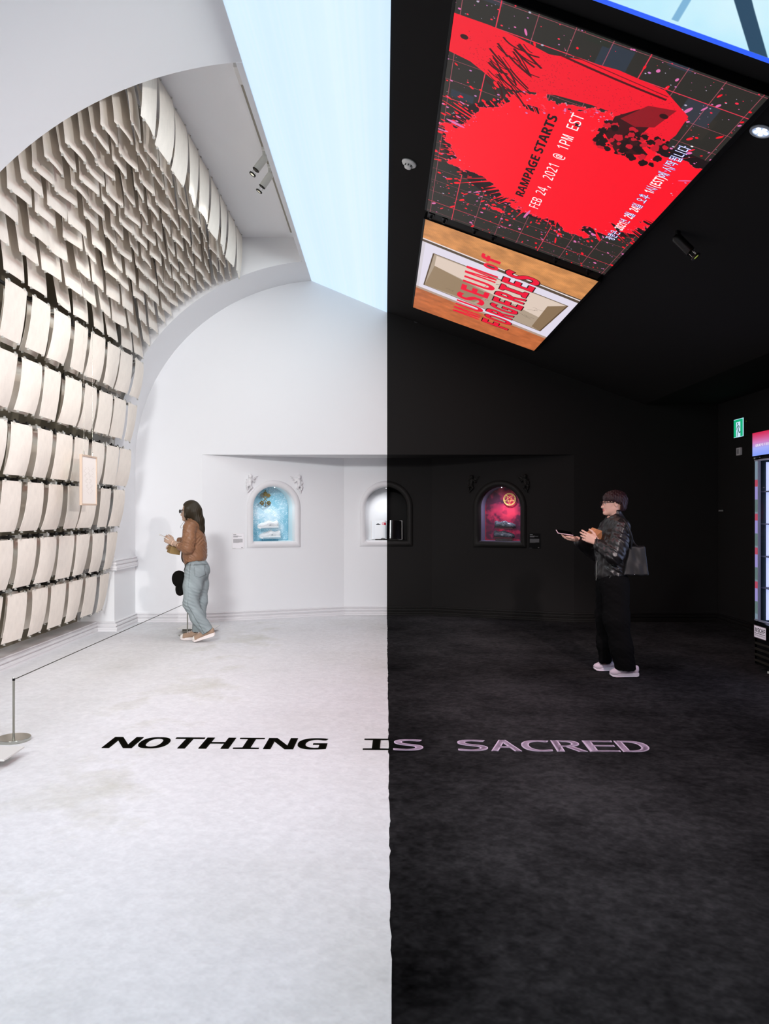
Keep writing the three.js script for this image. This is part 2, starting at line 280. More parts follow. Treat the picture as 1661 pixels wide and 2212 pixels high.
rowBottoms.forEach(([x, y], r) => {
  const n = r + 1, wall = r < 7, geos = r < 6 ? wallSheets : r === 20 ? lastSheets : vaultSheets, h = r < 6 ? 0.455 : 0.53;
  for (let k = 8; k >= 0; k--) {
    const d = colD(k) + SHEET_W / 2 + (r > 5 && r < 20 ? (k === 8 ? rr(-0.05, 0.01) : rr(-0.06, 0.06)) : rr(-0.02, 0.02)), turn = rr(-0.05, 0.05), v = Math.floor(rr(0, VAR - 0.001));
    const corners = [[0, d - 0.2], [0, d + 0.2], [h, d - 0.2], [h, d + 0.2], [h / 2, d]];
    if (!corners.some(([dy, dd]) => seen(x + 0.02, y + dy, dd))) continue;
    const pos = `${ORD[8 - k]} sheet from the far pier`;
    addSheet(geos, v, x, y, -d, n <= 7 ? `cream hanging paper, ${pos}, ${ORD[r]} row up from the floor` : `cream hanging paper, ${pos}, ${ORD[20 - r]} row down from the top`, `paper sheets of the ${n <= 7 ? ORD[r] + ' row up' : ORD[20 - r] + ' row down'}`, turn);
    if (r < 6 && k > 0) { // the second layer shows through the gaps
      const d2 = d - 0.2375 + rr(-0.02, 0.02);
      if ([[0, d2 - 0.2], [h, d2 + 0.2]].some(([dy, dd]) => seen(x - 0.13, y + dy, dd)))
        addSheet(wallSheets, Math.floor(rr(0, VAR - 0.001)), x - 0.15, y + 0.02, -d2, `shaded paper behind the gap near the ${ORD[8 - k]} sheet from the pier, ${ORD[r]} row up`, 'paper sheets of the second layer', rr(-0.04, 0.04));
    }
  }
  if (r < 6) { // the rail that each row hangs from
    const top = y + 0.475, xr = x + 0.035, rail = thing('hanging_rail', `dark bracketed rail in the gap above the ${ORD[r]} row of papers from the floor`, 'rail', xr - 0.10, top, -(D_NEAR + D_FAR) / 2, 'rails between the paper rows');
    mesh('bar', new RoundedBoxGeometry(0.03, 0.022, D_FAR - D_NEAR - 0.02, 1, 0.004), darkMetal, rail);
    for (let i = 0; i < 16; i++) { const z = -((D_FAR - D_NEAR) / 2) + 1.25 + i * 0.205 * 1.02; if (z < 2.2) mesh('bracket', bracketGeo(i), i % 3 ? darkMetal : clipMetal, rail).position.set(0.02, 0, -z); }
  }
});
function bracketGeo(i) { bracketGeo.g ??= [0.05, 0.075, 0.035].map((w) => merged([new THREE.BoxGeometry(0.07, 0.03, w), new THREE.BoxGeometry(0.012, 0.055, 0.016).translate(0.03, 0, w * 0.4)])); return bracketGeo.g[i % 3]; }

// the framed print hanging in front of the papers
{
  const wood = mat(0xcdb7a4, 0.6), t = thing('framed_print', 'slim wooden frame with a pale drawing, hung on two wires before the papers', 'framed print', -3.05, 1.588, -8.23);
  const w = 0.43, h = 0.515, f = 0.018, dp = 0.026;
  mesh('frame', [rbox(dp, h, f, 0.003, 0, h / 2, w / 2 - f / 2), rbox(dp, h, f, 0.003, 0, h / 2, -w / 2 + f / 2), rbox(dp, f, w - 2 * f, 0.003, 0, f / 2, 0), rbox(dp, f, w - 2 * f, 0.003, 0, h - f / 2, 0)], wood, t);
  const art = canvasTex(256, 308, (g, W, H) => {
    g.fillStyle = '#f6efe8'; g.fillRect(0, 0, W, H); g.strokeStyle = 'rgba(120,105,90,.35)'; g.lineWidth = 1.2;
    for (let k = 0; k < 9; k++) { g.beginPath(); const x = 60 + k * 17, y = 70 + (k % 4) * 38; g.moveTo(x, y); for (let i = 0; i < 8; i++) g.lineTo(x + Math.sin(i * 1.7 + k) * 22, y + i * 9); g.stroke(); }
  });
  const sheet = new THREE.PlaneGeometry(w - 2 * f, h - 2 * f).rotateY(90 * R).translate(0.004, h / 2, 0);
  mesh('print', sheet, mat(0xffffff, 0.8, { m: { map: art } }), t);
  mesh('backing', box(-0.012, 0.002, f, h - f, -w / 2 + f, w / 2 - f), mat(0xb9a58f, 0.9), t);
  for (const z of [0.125, -0.11]) {
    mesh('wire', rod(V(0, h, z), V(0, 1.86, z), 0.0012, 0.0012, 6), steel, t);
    mesh('hook', [cyl(0.006, 0.006, 0.028, 10).translate(0, h + 0.012, z), new THREE.SphereGeometry(0.006, 10, 8).translate(0, h + 0.034, z)], steel, t);
  }
}

// ---------------------------------------------------------------- lighting track of the bay and its lamps
{
  const t = thing('lighting_track', 'slim grey lighting track along the edge of the bay soffit', 'track', -1.155, 5.03, -8.0);
  mesh('rail', [box(-0.018, 0.018, -0.028, 0, 1.5, -1.95), box(-0.006, 0.006, -0.03, -0.028, 1.5, -1.95)], mat(0x8f8a7c, 0.5), t);
  mesh('end_feed', rbox(0.05, 0.045, 0.26, 0.006, 0, -0.0225, 1.65), plasticWhite, t);
}
const lampGlow = new THREE.MeshStandardMaterial({ color: 0x99927c, emissive: new THREE.Color().setRGB(1, 0.95, 0.72), emissiveIntensity: 1.1, roughness: 0.4 });
const lampWhite = mat(0xd9dad4, 0.4), lampDark = mat(0x23221c, 0.45);
function trackLamp(label, x, y, z, aim, light, o = {}) {
  const t = thing('track_spotlight', label, 'spotlight', x, y, z, o.group), body = o.body ?? lampWhite;
  mesh('adapter', [rbox(0.034, 0.03, 0.1, 0.005, 0, -0.04, 0), rbox(0.03, 0.075, 0.036, 0.006, 0, -0.085, 0)], body, t);
  const dir = aim.clone().normalize(), q = new THREE.Quaternion().setFromUnitVectors(V(0, -1, 0), dir), head = new THREE.Group(); head.name = 'head'; head.position.set(0, -0.125, 0); head.quaternion.copy(q); t.add(head);
  mesh('housing', new THREE.LatheGeometry([[0.001, 0.03], [0.022, 0.03], [0.034, 0.018], [0.036, 0], [0.036, -0.13], [0.031, -0.134], [0.031, -0.125], [0.001, -0.12]].map((p) => new THREE.Vector2(...p)), 24), body, head);
  mesh('louvre', [new THREE.TorusGeometry(0.0325, 0.004, 8, 24).rotateX(90 * R).translate(0, -0.134, 0), ...[0, 60, 120].map((a) => new THREE.BoxGeometry(0.06, 0.006, 0.003).rotateY(a * R).translate(0, -0.131, 0))], lampDark, head);
  mesh('lens_arm', [rod(V(0.02, -0.13, 0), V(0.02, -0.185, 0), 0.002), rod(V(-0.02, -0.13, 0), V(-0.02, -0.185, 0), 0.002), rod(V(0, -0.13, 0.02), V(0, -0.185, 0.02), 0.002)], steel, head);
  mesh('lens_ring', new THREE.LatheGeometry([[0.021, -0.006], [0.035, -0.006], [0.035, 0.006], [0.021, 0.006], [0.021, -0.006]].map((p) => new THREE.Vector2(...p)), 24).translate(0, -0.188, 0), lampDark, head);
  mesh('lens', cyl(0.021, 0.021, 0.006, 20).translate(0, -0.188, 0), o.glow ?? lampGlow, head);
  if (light) {
    const l = new THREE.SpotLight(light.color ?? new THREE.Color().setRGB(1, 0.93, 0.86), light.power, 0, light.angle, light.penumbra ?? 0.8, 2); l.name = 'spot'; l.castShadow = true; l.shadow.radius = light.soft ?? 1.6;
    l.position.copy(V(x, y - 0.125, z).addScaledVector(dir, 0.205)); l.target.position.copy(l.position).addScaledVector(dir, 3); l.target.name = 'spot_target'; scene.add(l, l.target);
  }
  return t;
}
trackLamp('white track spotlight on the bay soffit, nearer of the two', -1.155, 5.03, -7.66, V(-0.7, -1, 0.12), { power: 4, angle: 0.75 }, { group: 'pair of track spotlights in the bay' });
trackLamp('white track spotlight on the bay soffit, farther of the two', -1.155, 5.03, -8.04, V(-0.7, -1, -0.02), { power: 4, angle: 0.75 }, { group: 'pair of track spotlights in the bay' });
// the same lamps continue on the track behind the camera and wash the far walls
for (const [i, [x, z, tx, ty, tz, p, ang]] of [[-1.9, 1.2, -1.6, 1.6, -11, 300, 0.36], [-1.4, 1.5, -3.3, 1.6, -8.4, 230, 0.40], [-2.4, 0.6, -0.9, 0.9, -6.0, 120, 0.6], [-2.6, 2.4, -1.2, 0, -2.6, 60, 0.75]].entries()) {
  const y = archY(x) - 0.005; trackLamp(`white track spotlight on the near vault behind the viewer, ${ORD[i]} from the middle`, x, y, z, V(tx - x, ty - y, tz - z), { power: p * WASH, angle: ang, penumbra: 1, soft: 16, color: new THREE.Color().setRGB(0.98, 0.985, 1.0) }, { group: 'track spotlights behind the viewer' });
}
// lamps of the same make in black, on the black ceiling behind the viewer, light the papers across the room
for (const [i, [x, z, tx, ty, tz, p]] of [[3.2, 0.4, -2.7, 3.9, -8.2, 330], [3.3, 1.4, -3.4, 0.9, -7.5, 430]].entries()) trackLamp(`black track spotlight on the ceiling behind the viewer, ${ORD[i]} from the screens`, x, blackCeil(x), z, V(tx - x, ty - blackCeil(x) + 0.1, tz - z), { power: p * PAPER_LIGHT, angle: 0.29, penumbra: 1, soft: 6, color: new THREE.Color().setRGB(1, 0.955, 0.94) }, { body: blackPlastic, group: 'black track spotlights behind the viewer' });
trackLamp('black track spotlight on the ceiling behind the viewer, aimed at the black carpet', 2.35, blackCeil(2.35), -1.6, V(2.1 - 2.35, 1.0 - blackCeil(2.35), -5.85), { power: 95, angle: 0.16, penumbra: 1, soft: 4, color: new THREE.Color().setRGB(1, 0.84, 0.84) }, { body: blackPlastic, group: 'black track spotlights behind the viewer' });

// ---------------------------------------------------------------- screens on the sloping black ceiling
const SCR_L = 0.362, SCR_R = 1.89, SLOPE = Math.atan(0.36), scrY = (x) => EYE + 2.72 - 0.36 * x;
const frameBlack = mat(0x0a0a0a, 0.5, { spec: 0.3 });
function splat(g, q, cx, cy, r, k) { g.beginPath(); for (let i = 0; i <= 14; i++) { const a = i / 14 * 6.283, rad = r * (0.75 + 0.5 * q()), x = cx + Math.cos(a) * rad * k, y = cy + Math.sin(a) * rad; i ? g.lineTo(x, y) : g.moveTo(x, y); } g.fill(); }
const HANGUL = (() => { // strokes of Korean letters in a unit box
  const L = (...p) => ({ l: p }), O = (x, y, a, b) => ({ o: [x, y, a, b] });
  const ini = { 'ㄱ': (x, y, w, h) => [L([x, y], [x + w, y], [x + w * 0.8, y + h])], 'ㄹ': (x, y, w, h) => [L([x, y], [x + w, y], [x + w, y + h / 2], [x, y + h / 2], [x, y + h], [x + w, y + h])], 'ㅇ': (x, y, w, h) => [O(x + w / 2, y + h / 2, w / 2, h / 2)],
    'ㄴ': (x, y, w, h) => [L([x, y], [x, y + h], [x + w, y + h])], 'ㅎ': (x, y, w, h) => [L([x + w * 0.35, y], [x + w * 0.65, y]), L([x, y + h * 0.25], [x + w, y + h * 0.25]), O(x + w / 2, y + h * 0.7, w * 0.4, h * 0.3)],
    'ㅅ': (x, y, w, h) => [L([x + w / 2, y], [x, y + h]), L([x + w / 2, y + h * 0.3], [x + w, y + h])], 'ㅈ': (x, y, w, h) => [L([x, y], [x + w, y]), L([x + w / 2, y], [x, y + h]), L([x + w / 2, y + h * 0.35], [x + w, y + h])],
    'ㄷ': (x, y, w, h) => [L([x + w, y], [x, y], [x, y + h], [x + w, y + h])], 'ㅂ': (x, y, w, h) => [L([x, y], [x, y + h], [x + w, y + h], [x + w, y]), L([x, y + h / 2], [x + w, y + h / 2])], 'ㅁ': (x, y, w, h) => [L([x, y], [x + w, y], [x + w, y + h], [x, y + h], [x, y])] };
  const S = {};
  const put = (ch, ...s) => { S[ch] = s.flat(); };
  put('광', ini['ㄱ'](0.1, 0.05, 0.45, 0.25), L([0.3, 0.3], [0.3, 0.5]), L([0.05, 0.5], [0.6, 0.5]), L([0.75, 0], [0.75, 0.6]), L([0.75, 0.3], [0.95, 0.3]), ini['ㅇ'](0.3, 0.65, 0.5, 0.33));
  put('란', ini['ㄹ'](0.05, 0.05, 0.5, 0.45), L([0.72, 0], [0.72, 0.65]), L([0.72, 0.3], [0.95, 0.3]), ini['ㄴ'](0.15, 0.65, 0.7, 0.32)); put('은', ini['ㅇ'](0.25, 0.02, 0.5, 0.34), L([0, 0.52], [1, 0.52]), ini['ㄴ'](0.15, 0.66, 0.7, 0.32));
  put('년', ini['ㄴ'](0.1, 0.05, 0.45, 0.4), L([0.5, 0.18], [0.75, 0.18]), L([0.5, 0.36], [0.75, 0.36]), L([0.78, 0], [0.78, 0.65]), ini['ㄴ'](0.2, 0.66, 0.65, 0.32));
  put('월', ini['ㅇ'](0.1, 0, 0.4, 0.28), L([0, 0.38], [0.6, 0.38]), L([0.3, 0.38], [0.3, 0.55]), L([0.5, 0.48], [0.78, 0.48]), L([0.8, 0], [0.8, 0.58]), ini['ㄹ'](0.15, 0.62, 0.68, 0.36)); put('일', ini['ㅇ'](0.08, 0.04, 0.45, 0.42), L([0.8, 0], [0.8, 0.55]), ini['ㄹ'](0.15, 0.6, 0.68, 0.38));
  put('오', ini['ㅇ'](0.25, 0.05, 0.5, 0.45), L([0.5, 0.55], [0.5, 0.85]), L([0, 0.87], [1, 0.87])); put('후', ini['ㅎ'](0.2, 0, 0.6, 0.55), L([0, 0.68], [1, 0.68]), L([0.5, 0.68], [0.5, 1])); put('시', ini['ㅅ'](0.02, 0.08, 0.6, 0.8), L([0.85, 0], [0.85, 1]));
  put('에', ini['ㅇ'](0.02, 0.2, 0.38, 0.55), L([0.42, 0.45], [0.64, 0.45]), L([0.66, 0.05], [0.66, 0.95]), L([0.9, 0], [0.9, 1])); put('작', ini['ㅈ'](0.05, 0.05, 0.5, 0.45), L([0.74, 0], [0.74, 0.6]), L([0.74, 0.3], [0.96, 0.3]), ini['ㄱ'](0.2, 0.68, 0.6, 0.3));
  put('됩', ini['ㄷ'](0.1, 0.02, 0.45, 0.25), L([0.32, 0.3], [0.32, 0.45]), L([0.05, 0.47], [0.62, 0.47]), L([0.8, 0], [0.8, 0.56]), ini['ㅂ'](0.2, 0.62, 0.6, 0.36)); put('니', ini['ㄴ'](0.08, 0.1, 0.5, 0.75), L([0.82, 0], [0.82, 1])); put('다', ini['ㄷ'](0.05, 0.1, 0.5, 0.72), L([0.74, 0], [0.74, 1]), L([0.74, 0.45], [0.98, 0.45]));
  return S;
})();
function drawKorean(g, text, x, y, adv, w, h, lw) { // y: top of the letters
  g.lineWidth = lw; g.lineCap = g.lineJoin = 'round';
  for (const ch of text) {
    const s = HANGUL[ch];
    if (s) { for (const k of s) { g.beginPath(); if (k.l) k.l.forEach((p, i) => g[i ? 'lineTo' : 'moveTo'](x + p[0] * w, y + p[1] * h)); else g.ellipse(x + k.o[0] * w, y + k.o[1] * h, k.o[2] * w, k.o[3] * h, 0, 0, 7); g.stroke(); } x += adv; }
    else if (ch === ' ') x += adv * 0.4;
    else { g.save(); g.translate(x, y + h); g.font = `bold ${h * 1.32}px sans-serif`; const m = g.measureText(ch).width, k = ch === '.' || ch === '(' || ch === ')' ? 0.34 : 0.52; g.scale(adv * k / m, 1); g.fillText(ch, 0, 0); g.restore(); x += adv * (k + 0.02); }
  }
  return x;
}
function fitText(g, text, x, y, w, h, font, slant = 0) { // text stretched to w, its capitals h high, baseline at y
  g.save(); g.translate(x, y); g.font = font; const m = g.measureText(text).width, fs = parseFloat(/(\d+)px/.exec(font)[1]); g.transform(w / m, 0, -slant * 0.3, h / (fs * 0.715), 0, 0); g.fillText(text, 0, 0); g.restore();
}
const redScreen = canvasTex(2048, 1060, (g, W, H) => {
  let s = 77; const q = () => { s = (s * 16807) % 2147483647; return s / 2147483647; };
  g.fillStyle = '#2a2823'; g.fillRect(0, 0, W, H);
  for (let i = 0; i < 26; i++) { g.fillStyle = ['#33363f', '#2b3440', '#262a22', '#302c26'][i % 4]; const x = W * (0.45 + 0.55 * q()), y = H * q(); g.fillRect(x, y, 40 + 150 * q(), 30 + 90 * q()); }
  for (let i = 0; i < 15; i++) { g.strokeStyle = i % 4 === 1 ? '#e0344c' : 'rgba(205,90,110,.75)'; g.lineWidth = i % 4 === 1 ? 5 : 2.5; g.beginPath(); g.moveTo(W * (0.015 + i / 14.3), 0); g.lineTo(W * (0.015 + i / 14.3), H); g.stroke(); }
  for (let i = 0; i < 10; i++) { g.strokeStyle = i % 4 === 1 ? '#e0344c' : 'rgba(205,90,110,.75)'; g.lineWidth = i % 4 === 1 ? 4 : 2.5; g.beginPath(); g.moveTo(0, H * (0.02 + i / 8.3)); g.lineTo(W, H * (0.02 + i / 8.3)); g.stroke(); }
  const red = '#ff0f26', P = (u, v) => [u * W, v * H];
  // the big splash, its rim torn into radial drops
  const nA = fbm(512, 8, 5, 3301, 0.6), nB = fbm(512, 14, 5, 3511, 0.62), id = g.getImageData(0, 0, W, H), D = id.data;
  for (let y = 0; y < H; y++) for (let x = 0; x < W; x++) {
    const u = x / W, v = y / H, dx = (u - 0.49) / 0.245, dy = (v - 0.56) / 0.47; let r = Math.hypot(dx, dy); const e2 = Math.hypot((u - 0.60) / 0.135, (v - 0.90) / 0.36); r = Math.min(r, e2);
    if (r > 2.1) continue; const a = Math.atan2(dy, dx) / 6.2832 + 0.5, i = (Math.floor(a * 512 * 2) % 512) * 512 + (Math.floor(r * 190) % 512), j = ((y >> 1) % 512) * 512 + ((x >> 1) % 512);
    const reach = 0.16 + 0.26 * Math.max(0, r - 0.8), n = (nA[i] - 0.5) * 1.9 + (nB[j] - 0.5) * 1.6, t = (1 - r) / (reach + 0.16) + n * (r < 0.82 ? 0.25 : 1.25); const o = (y * W + x) * 4;
    if (t > 0) { D[o] = 255; D[o + 1] = 14 + (t < 0.06 ? 60 : 0); D[o + 2] = 38 + (t < 0.06 ? 60 : 0); } else if (r < 1.15) { D[o] = 26; D[o + 1] = 12; D[o + 2] = 14; }
  }
  g.putImageData(id, 0, 0); g.fillStyle = red;
  for (let i = 0; i < 130; i++) { const a = q() * 6.283, d0 = 0.86, d1 = 1.05 + 0.42 * q() * q(), w = 0.010 + 0.022 * q(), at = (aa, d) => [W * (0.49 + 0.245 * Math.cos(aa) * d), H * (0.56 + 0.47 * Math.sin(aa) * d)]; g.beginPath(); g.moveTo(...at(a - w, d0)); g.quadraticCurveTo(...at(a - w * 0.25, (d0 + d1) / 2), ...at(a, d1)); g.quadraticCurveTo(...at(a + w * 0.25, (d0 + d1) / 2), ...at(a + w, d0)); g.fill(); const [bx, by] = at(a, d1 + 0.03); g.beginPath(); g.ellipse(bx, by, 4 + 9 * q(), 3 + 5 * q(), Math.atan2(Math.sin(a) * H, Math.cos(a) * W * 0.6), 0, 7); g.fill(); }
  for (let i = 0; i < 420; i++) { const a = q() * 6.283, d = 1.05 + Math.pow(q(), 1.4) * 0.95, x = W * 0.49 + Math.cos(a) * W * 0.255 * d, y = H * 0.56 + Math.sin(a) * H * 0.48 * d, len = (5 + 22 * q() * q()) * (q() < 0.12 ? 2.4 : 1), wd = 4 + 9 * q() * q(); g.fillStyle = q() < 0.36 ? '#e06fae' : red; g.beginPath(); g.ellipse(x, y, len, Math.min(len, wd), Math.atan2(Math.sin(a) * H, Math.cos(a) * W * 0.6), 0, 7); g.fill(); }
  for (let i = 0; i < 900; i++) { const x = W * q(), y = H * q(); if (Math.hypot((x / W - 0.49) / 0.23, (y / H - 0.56) / 0.45) < 1) continue; g.fillStyle = ['#c87ac0', '#b8b0c8', '#ff2a48', '#e06fae'][i % 4]; const r = 1.5 + 5 * q() * q(); g.beginPath(); g.arc(x, y, r, 0, 7); g.fill(); }
  // a jointed machine arm lying across the near end of the screen
  const poly = (pts, c) => { g.fillStyle = c; g.beginPath(); pts.forEach((p, i) => g[i ? 'lineTo' : 'moveTo'](...P(...p))); g.closePath(); g.fill(); };
  poly([[0.925, -0.01], [0.926, 0.12], [0.92, 0.22], [0.905, 0.33], [0.92, 0.42], [0.93, 0.555], [0.92, 0.72], [0.87, 0.835], [0.80, 0.84], [0.723, 0.815], [0.745, 0.70], [0.80, 0.73], [0.846, 0.76], [0.825, 0.70], [0.80, 0.62], [0.80, 0.53], [0.79, 0.40], [0.775, 0.33], [0.75, 0.22], [0.80, 0.08], [0.81, -0.01]], '#f4122a');
  poly([[0.79, 0.62], [0.72, 0.62], [0.66, 0.70], [0.70, 0.80], [0.735, 0.73], [0.80, 0.745], [0.85, 0.77], [0.84, 0.68]], '#3a0c10');
  for (let i = 0; i < 90; i++) { g.fillStyle = i % 3 ? '#1c0708' : '#c8142a'; splat(g, q, W * (0.66 + 0.11 * q()), H * (0.60 + 0.24 * q()), 4 + 14 * q(), 1.5); }
  poly([[0.79, 0.64], [0.86, 0.70], [0.875, 0.79], [0.80, 0.76], [0.78, 0.70]], '#8f0f1c');
  g.fillStyle = '#2a0808'; g.beginPath(); g.arc(...P(0.845, 0.765), 16, 0, 7); g.fill(); g.beginPath(); g.arc(...P(0.868, 0.045), 15, 0, 7); g.fill();
  g.strokeStyle = '#3a070b'; for (let i = 0; i < 42; i++) { g.lineWidth = 3 + 7 * q(); g.beginPath(); const u = 0.76 + 0.15 * q(), v = 0.13 + 0.12 * q(); g.moveTo(...P(u, v)); g.quadraticCurveTo(...P(u - 0.02, v + 0.03), ...P(u - 0.05 * q() - 0.01, v + 0.03 + 0.07 * q())); g.stroke(); }
  g.strokeStyle = '#4a0a10'; g.lineWidth = 12; g.beginPath(); g.moveTo(...P(0.915, 0.36)); g.quadraticCurveTo(...P(0.90, 0.55), ...P(0.895, 0.74)); g.stroke(); g.lineWidth = 5; g.strokeStyle = '#7d0d18'; g.beginPath(); g.moveTo(...P(0.925, 0.40)); g.quadraticCurveTo(...P(0.915, 0.56), ...P(0.905, 0.74)); g.stroke();
  for (let i = 0; i < 500; i++) { g.fillStyle = 'rgba(60,5,10,.35)'; const u = 0.76 + 0.15 * q(), v = 0.05 + 0.75 * q(); g.fillRect(u * W, v * H, 3, 3); }
  g.fillStyle = '#16080a'; for (const o of [0, 3]) fitText(g, 'RAMPAGE STARTS', 0.305 * W + o, 0.438 * H, 0.415 * W, 0.038 * H, 'bold 60px sans-serif', 0.25);
  g.fillStyle = '#ffffff'; fitText(g, 'FEB 24, 2021 @ 1PM EST', 0.268 * W, 0.525 * H, 0.488 * W, 0.046 * H, '60px monospace', 0);
  const text = '광란은 2021년 2월 24일 오후 1시(EST)에 시작됩니다.';
  for (const [c, e] of [['#2038c8', 7], ['#ffffff', 4.2]]) { g.strokeStyle = g.fillStyle = c; drawKorean(g, text, 0.245 * W, 0.874 * H, 0.0222 * W, 0.0185 * W, 0.042 * H, e); }
});
const museumScreen = canvasTex(2048, 1024, (g, W, H) => {
  const n = fbm(256, 16, 4, 512); const wallC = (x0, x1, c) => { for (let y = 0; y < H; y += 4) for (let x = x0; x < x1; x += 4) { const v = 1 + (n[((y / 4) % 256) * 256 + (Math.floor(x / 4) % 256)] - 0.5) * 0.35 + ((x + y) % 24 < 8 ? 0.06 : 0); g.fillStyle = `rgb(${c[0] * v},${c[1] * v},${c[2] * v})`; g.fillRect(x, y, 4, 4); } };
  const quad = (a, b, c, d, col) => { g.fillStyle = col; g.beginPath(); [a, b, c, d].forEach((p, i) => g[i ? 'lineTo' : 'moveTo'](p[0] * W, p[1] * H)); g.fill(); };
  wallC(0, W * 0.3, [190, 106, 62]); wallC(W * 0.7, W, [206, 140, 84]);
  quad([0.845, 0], [0.79, 1], [0.235, 1], [0.30, 0], '#d9d2da'); quad([0.815, 0], [0.757, 1], [0.80, 1], [0.84, 0], '#5a4a3c'); quad([0.845, 0], [0.79, 1], [0.78, 1], [0.835, 0], '#efe4e6');
  quad([0.81, 0.02], [0.755, 1], [0.245, 1], [0.30, 0.02], '#e6dfee'); quad([0.30, 0], [0.235, 1], [0.26, 1], [0.325, 0], '#b79c8c');
  quad([0.737, 0.08], [0.696, 0.962], [0.306, 0.93], [0.366, 0.054], '#b3a08c'); quad([0.725, 0.10], [0.69, 0.955], [0.45, 0.95], [0.62, 0.10], '#e3cfc0'); quad([0.62, 0.10], [0.52, 0.5], [0.37, 0.42], [0.37, 0.06], '#9c8468'); quad([0.62, 0.86], [0.696, 0.962], [0.306, 0.93], [0.33, 0.86], '#8d7458');
  g.strokeStyle = '#5b4630'; g.lineWidth = 9; g.beginPath(); [[0.737, 0.08], [0.696, 0.962], [0.306, 0.93], [0.366, 0.054], [0.737, 0.08]].forEach((p, i) => g[i ? 'lineTo' : 'moveTo'](p[0] * W, p[1] * H)); g.stroke();
  g.strokeStyle = 'rgba(60,50,40,.8)'; g.lineWidth = 3; let s = 31; const q = () => { s = (s * 16807) % 2147483647; return s / 2147483647; };
  for (let k = 0; k < 14; k++) { let x = W * (0.42 + 0.26 * q()), y = H * (0.15 + 0.7 * q()); g.beginPath(); g.moveTo(x, y); for (let i = 0; i < 6; i++) { x += 40 * (q() - 0.5); y += 26 * q(); g.lineTo(x, y); } g.stroke(); }
  // hand-cut lettering: each letter its own height, tops and feet uneven
  const letters = (text, x0, x1, y0, y1, edge, small) => {
    const step = (x1 - x0) / text.length;
    [...text].forEach((ch, i) => {
      const a = y0 + (y1 - y0) * 0.03 * Math.sin(i * 2.3), b = y1 + (y1 - y0) * 0.05 * Math.sin(i * 1.7 + 1); g.save(); g.translate(W * (x0 + step * i), H * b); g.font = 'bold 100px sans-serif'; const m = g.measureText(ch); g.scale(W * step * 0.90 / m.width, H * (b - a) / 71.5);
      if (edge) { g.strokeStyle = '#26090b'; g.lineWidth = 6; g.lineJoin = 'round'; g.strokeText(ch, 0, 0); } g.fillStyle = '#f5143a'; g.strokeStyle = '#f5143a'; g.lineWidth = 1; g.strokeText(ch, 0, 0); g.fillText(ch, 0, 0); g.restore();
    });
  };
  letters('MUSEUM', 0.155, 0.755, 0.30, 0.495, false); letters('of', 0.775, 0.90, 0.36, 0.47, false); letters('FORGERIES', 0.15, 0.85, 0.53, 0.72, true);
});
const blueScreen = canvasTex(1024, 512, (g, W, H) => {
  g.fillStyle = '#a8e4fb'; g.fillRect(0, 0, W, H); const n = fbm(128, 4, 4, 61); for (let y = 0; y < H; y += 4) for (let x = 0; x < W; x += 4) { const v = n[((y / 4) % 128) * 128 + (x / 4) % 128]; g.fillStyle = `rgba(235,252,255,${v * 0.9})`; g.fillRect(x, y, 4, 4); }
  g.fillStyle = '#2b4a63'; g.beginPath(); [[0.012, 0.86], [0.012, 0.915], [0.1, 0.80], [0.5, 0.30], [0.5, 0.24], [0.1, 0.745]].forEach((p, i) => g[i ? 'lineTo' : 'moveTo'](p[0] * W, p[1] * H)); g.fill(); g.fillStyle = '#7fb4d8'; g.fillRect(W * 0.02, H * 0.62, W * 0.98, H * 0.02); g.fillStyle = '#2f62ff'; g.fillRect(0, 0, W * 0.012, H);
});
function screen(name, label, dFar, dNear, tex, level, lightColor, power) {
  const x0 = SCR_L, x1 = SCR_R, wv = (x1 - x0) / Math.cos(SLOPE), L = dFar - dNear, t = thing(name, label, 'screen', x0, scrY(x0), -dFar);
  t.quaternion.setFromRotationMatrix(new THREE.Matrix4().makeBasis(V(0, 0, 1), V(-Math.cos(SLOPE), Math.sin(SLOPE), 0), V(-Math.sin(SLOPE), -Math.cos(SLOPE), 0))); // local x: towards the viewer, y: up the slope, z: out of the panel
  const m = new THREE.MeshStandardMaterial({ color: 0x070707, roughness: 0.6, emissive: 0xffffff, emissiveMap: tex, emissiveIntensity: level });
  mesh('panel', new THREE.PlaneGeometry(L, wv).translate(L / 2, -wv / 2, 0.001), m, t);
  mesh('cabinet', [rbox(L, wv, 0.05, 0.002, L / 2, -wv / 2, -0.0262), rbox(L, 0.018, 0.062, 0.003, L / 2, 0.009, -0.031), rbox(L, 0.03, 0.075, 0.003, L / 2, -wv - 0.015, -0.036)], frameBlack, t);
  const l = new THREE.RectAreaLight(lightColor, power, L * 0.9, wv * 0.9); l.intensity *= SCREEN_LIGHT; l.name = 'screen_light'; l.position.set(L / 2, -wv / 2, 0.02); l.rotation.y = Math.PI; t.add(l);
  return t;
}
screen('ceiling_screen', 'far ceiling screen showing a framed picture under red MUSEUM of FORGERIES lettering', 10.10, 7.06, museumScreen, 0.95, new THREE.Color(1, 0.6, 0.45), 0.4);
screen('ceiling_screen', 'large red ceiling screen with a paint splash, a machine arm and a date', 6.865, 3.92, redScreen, 1.0, new THREE.Color(1, 0.12, 0.18), 1.4);
screen('ceiling_screen', 'bright pale blue ceiling screen in the top right corner', 3.70, 0.9, blueScreen, 1.0, new THREE.Color(0.6, 0.85, 1), 0.6);
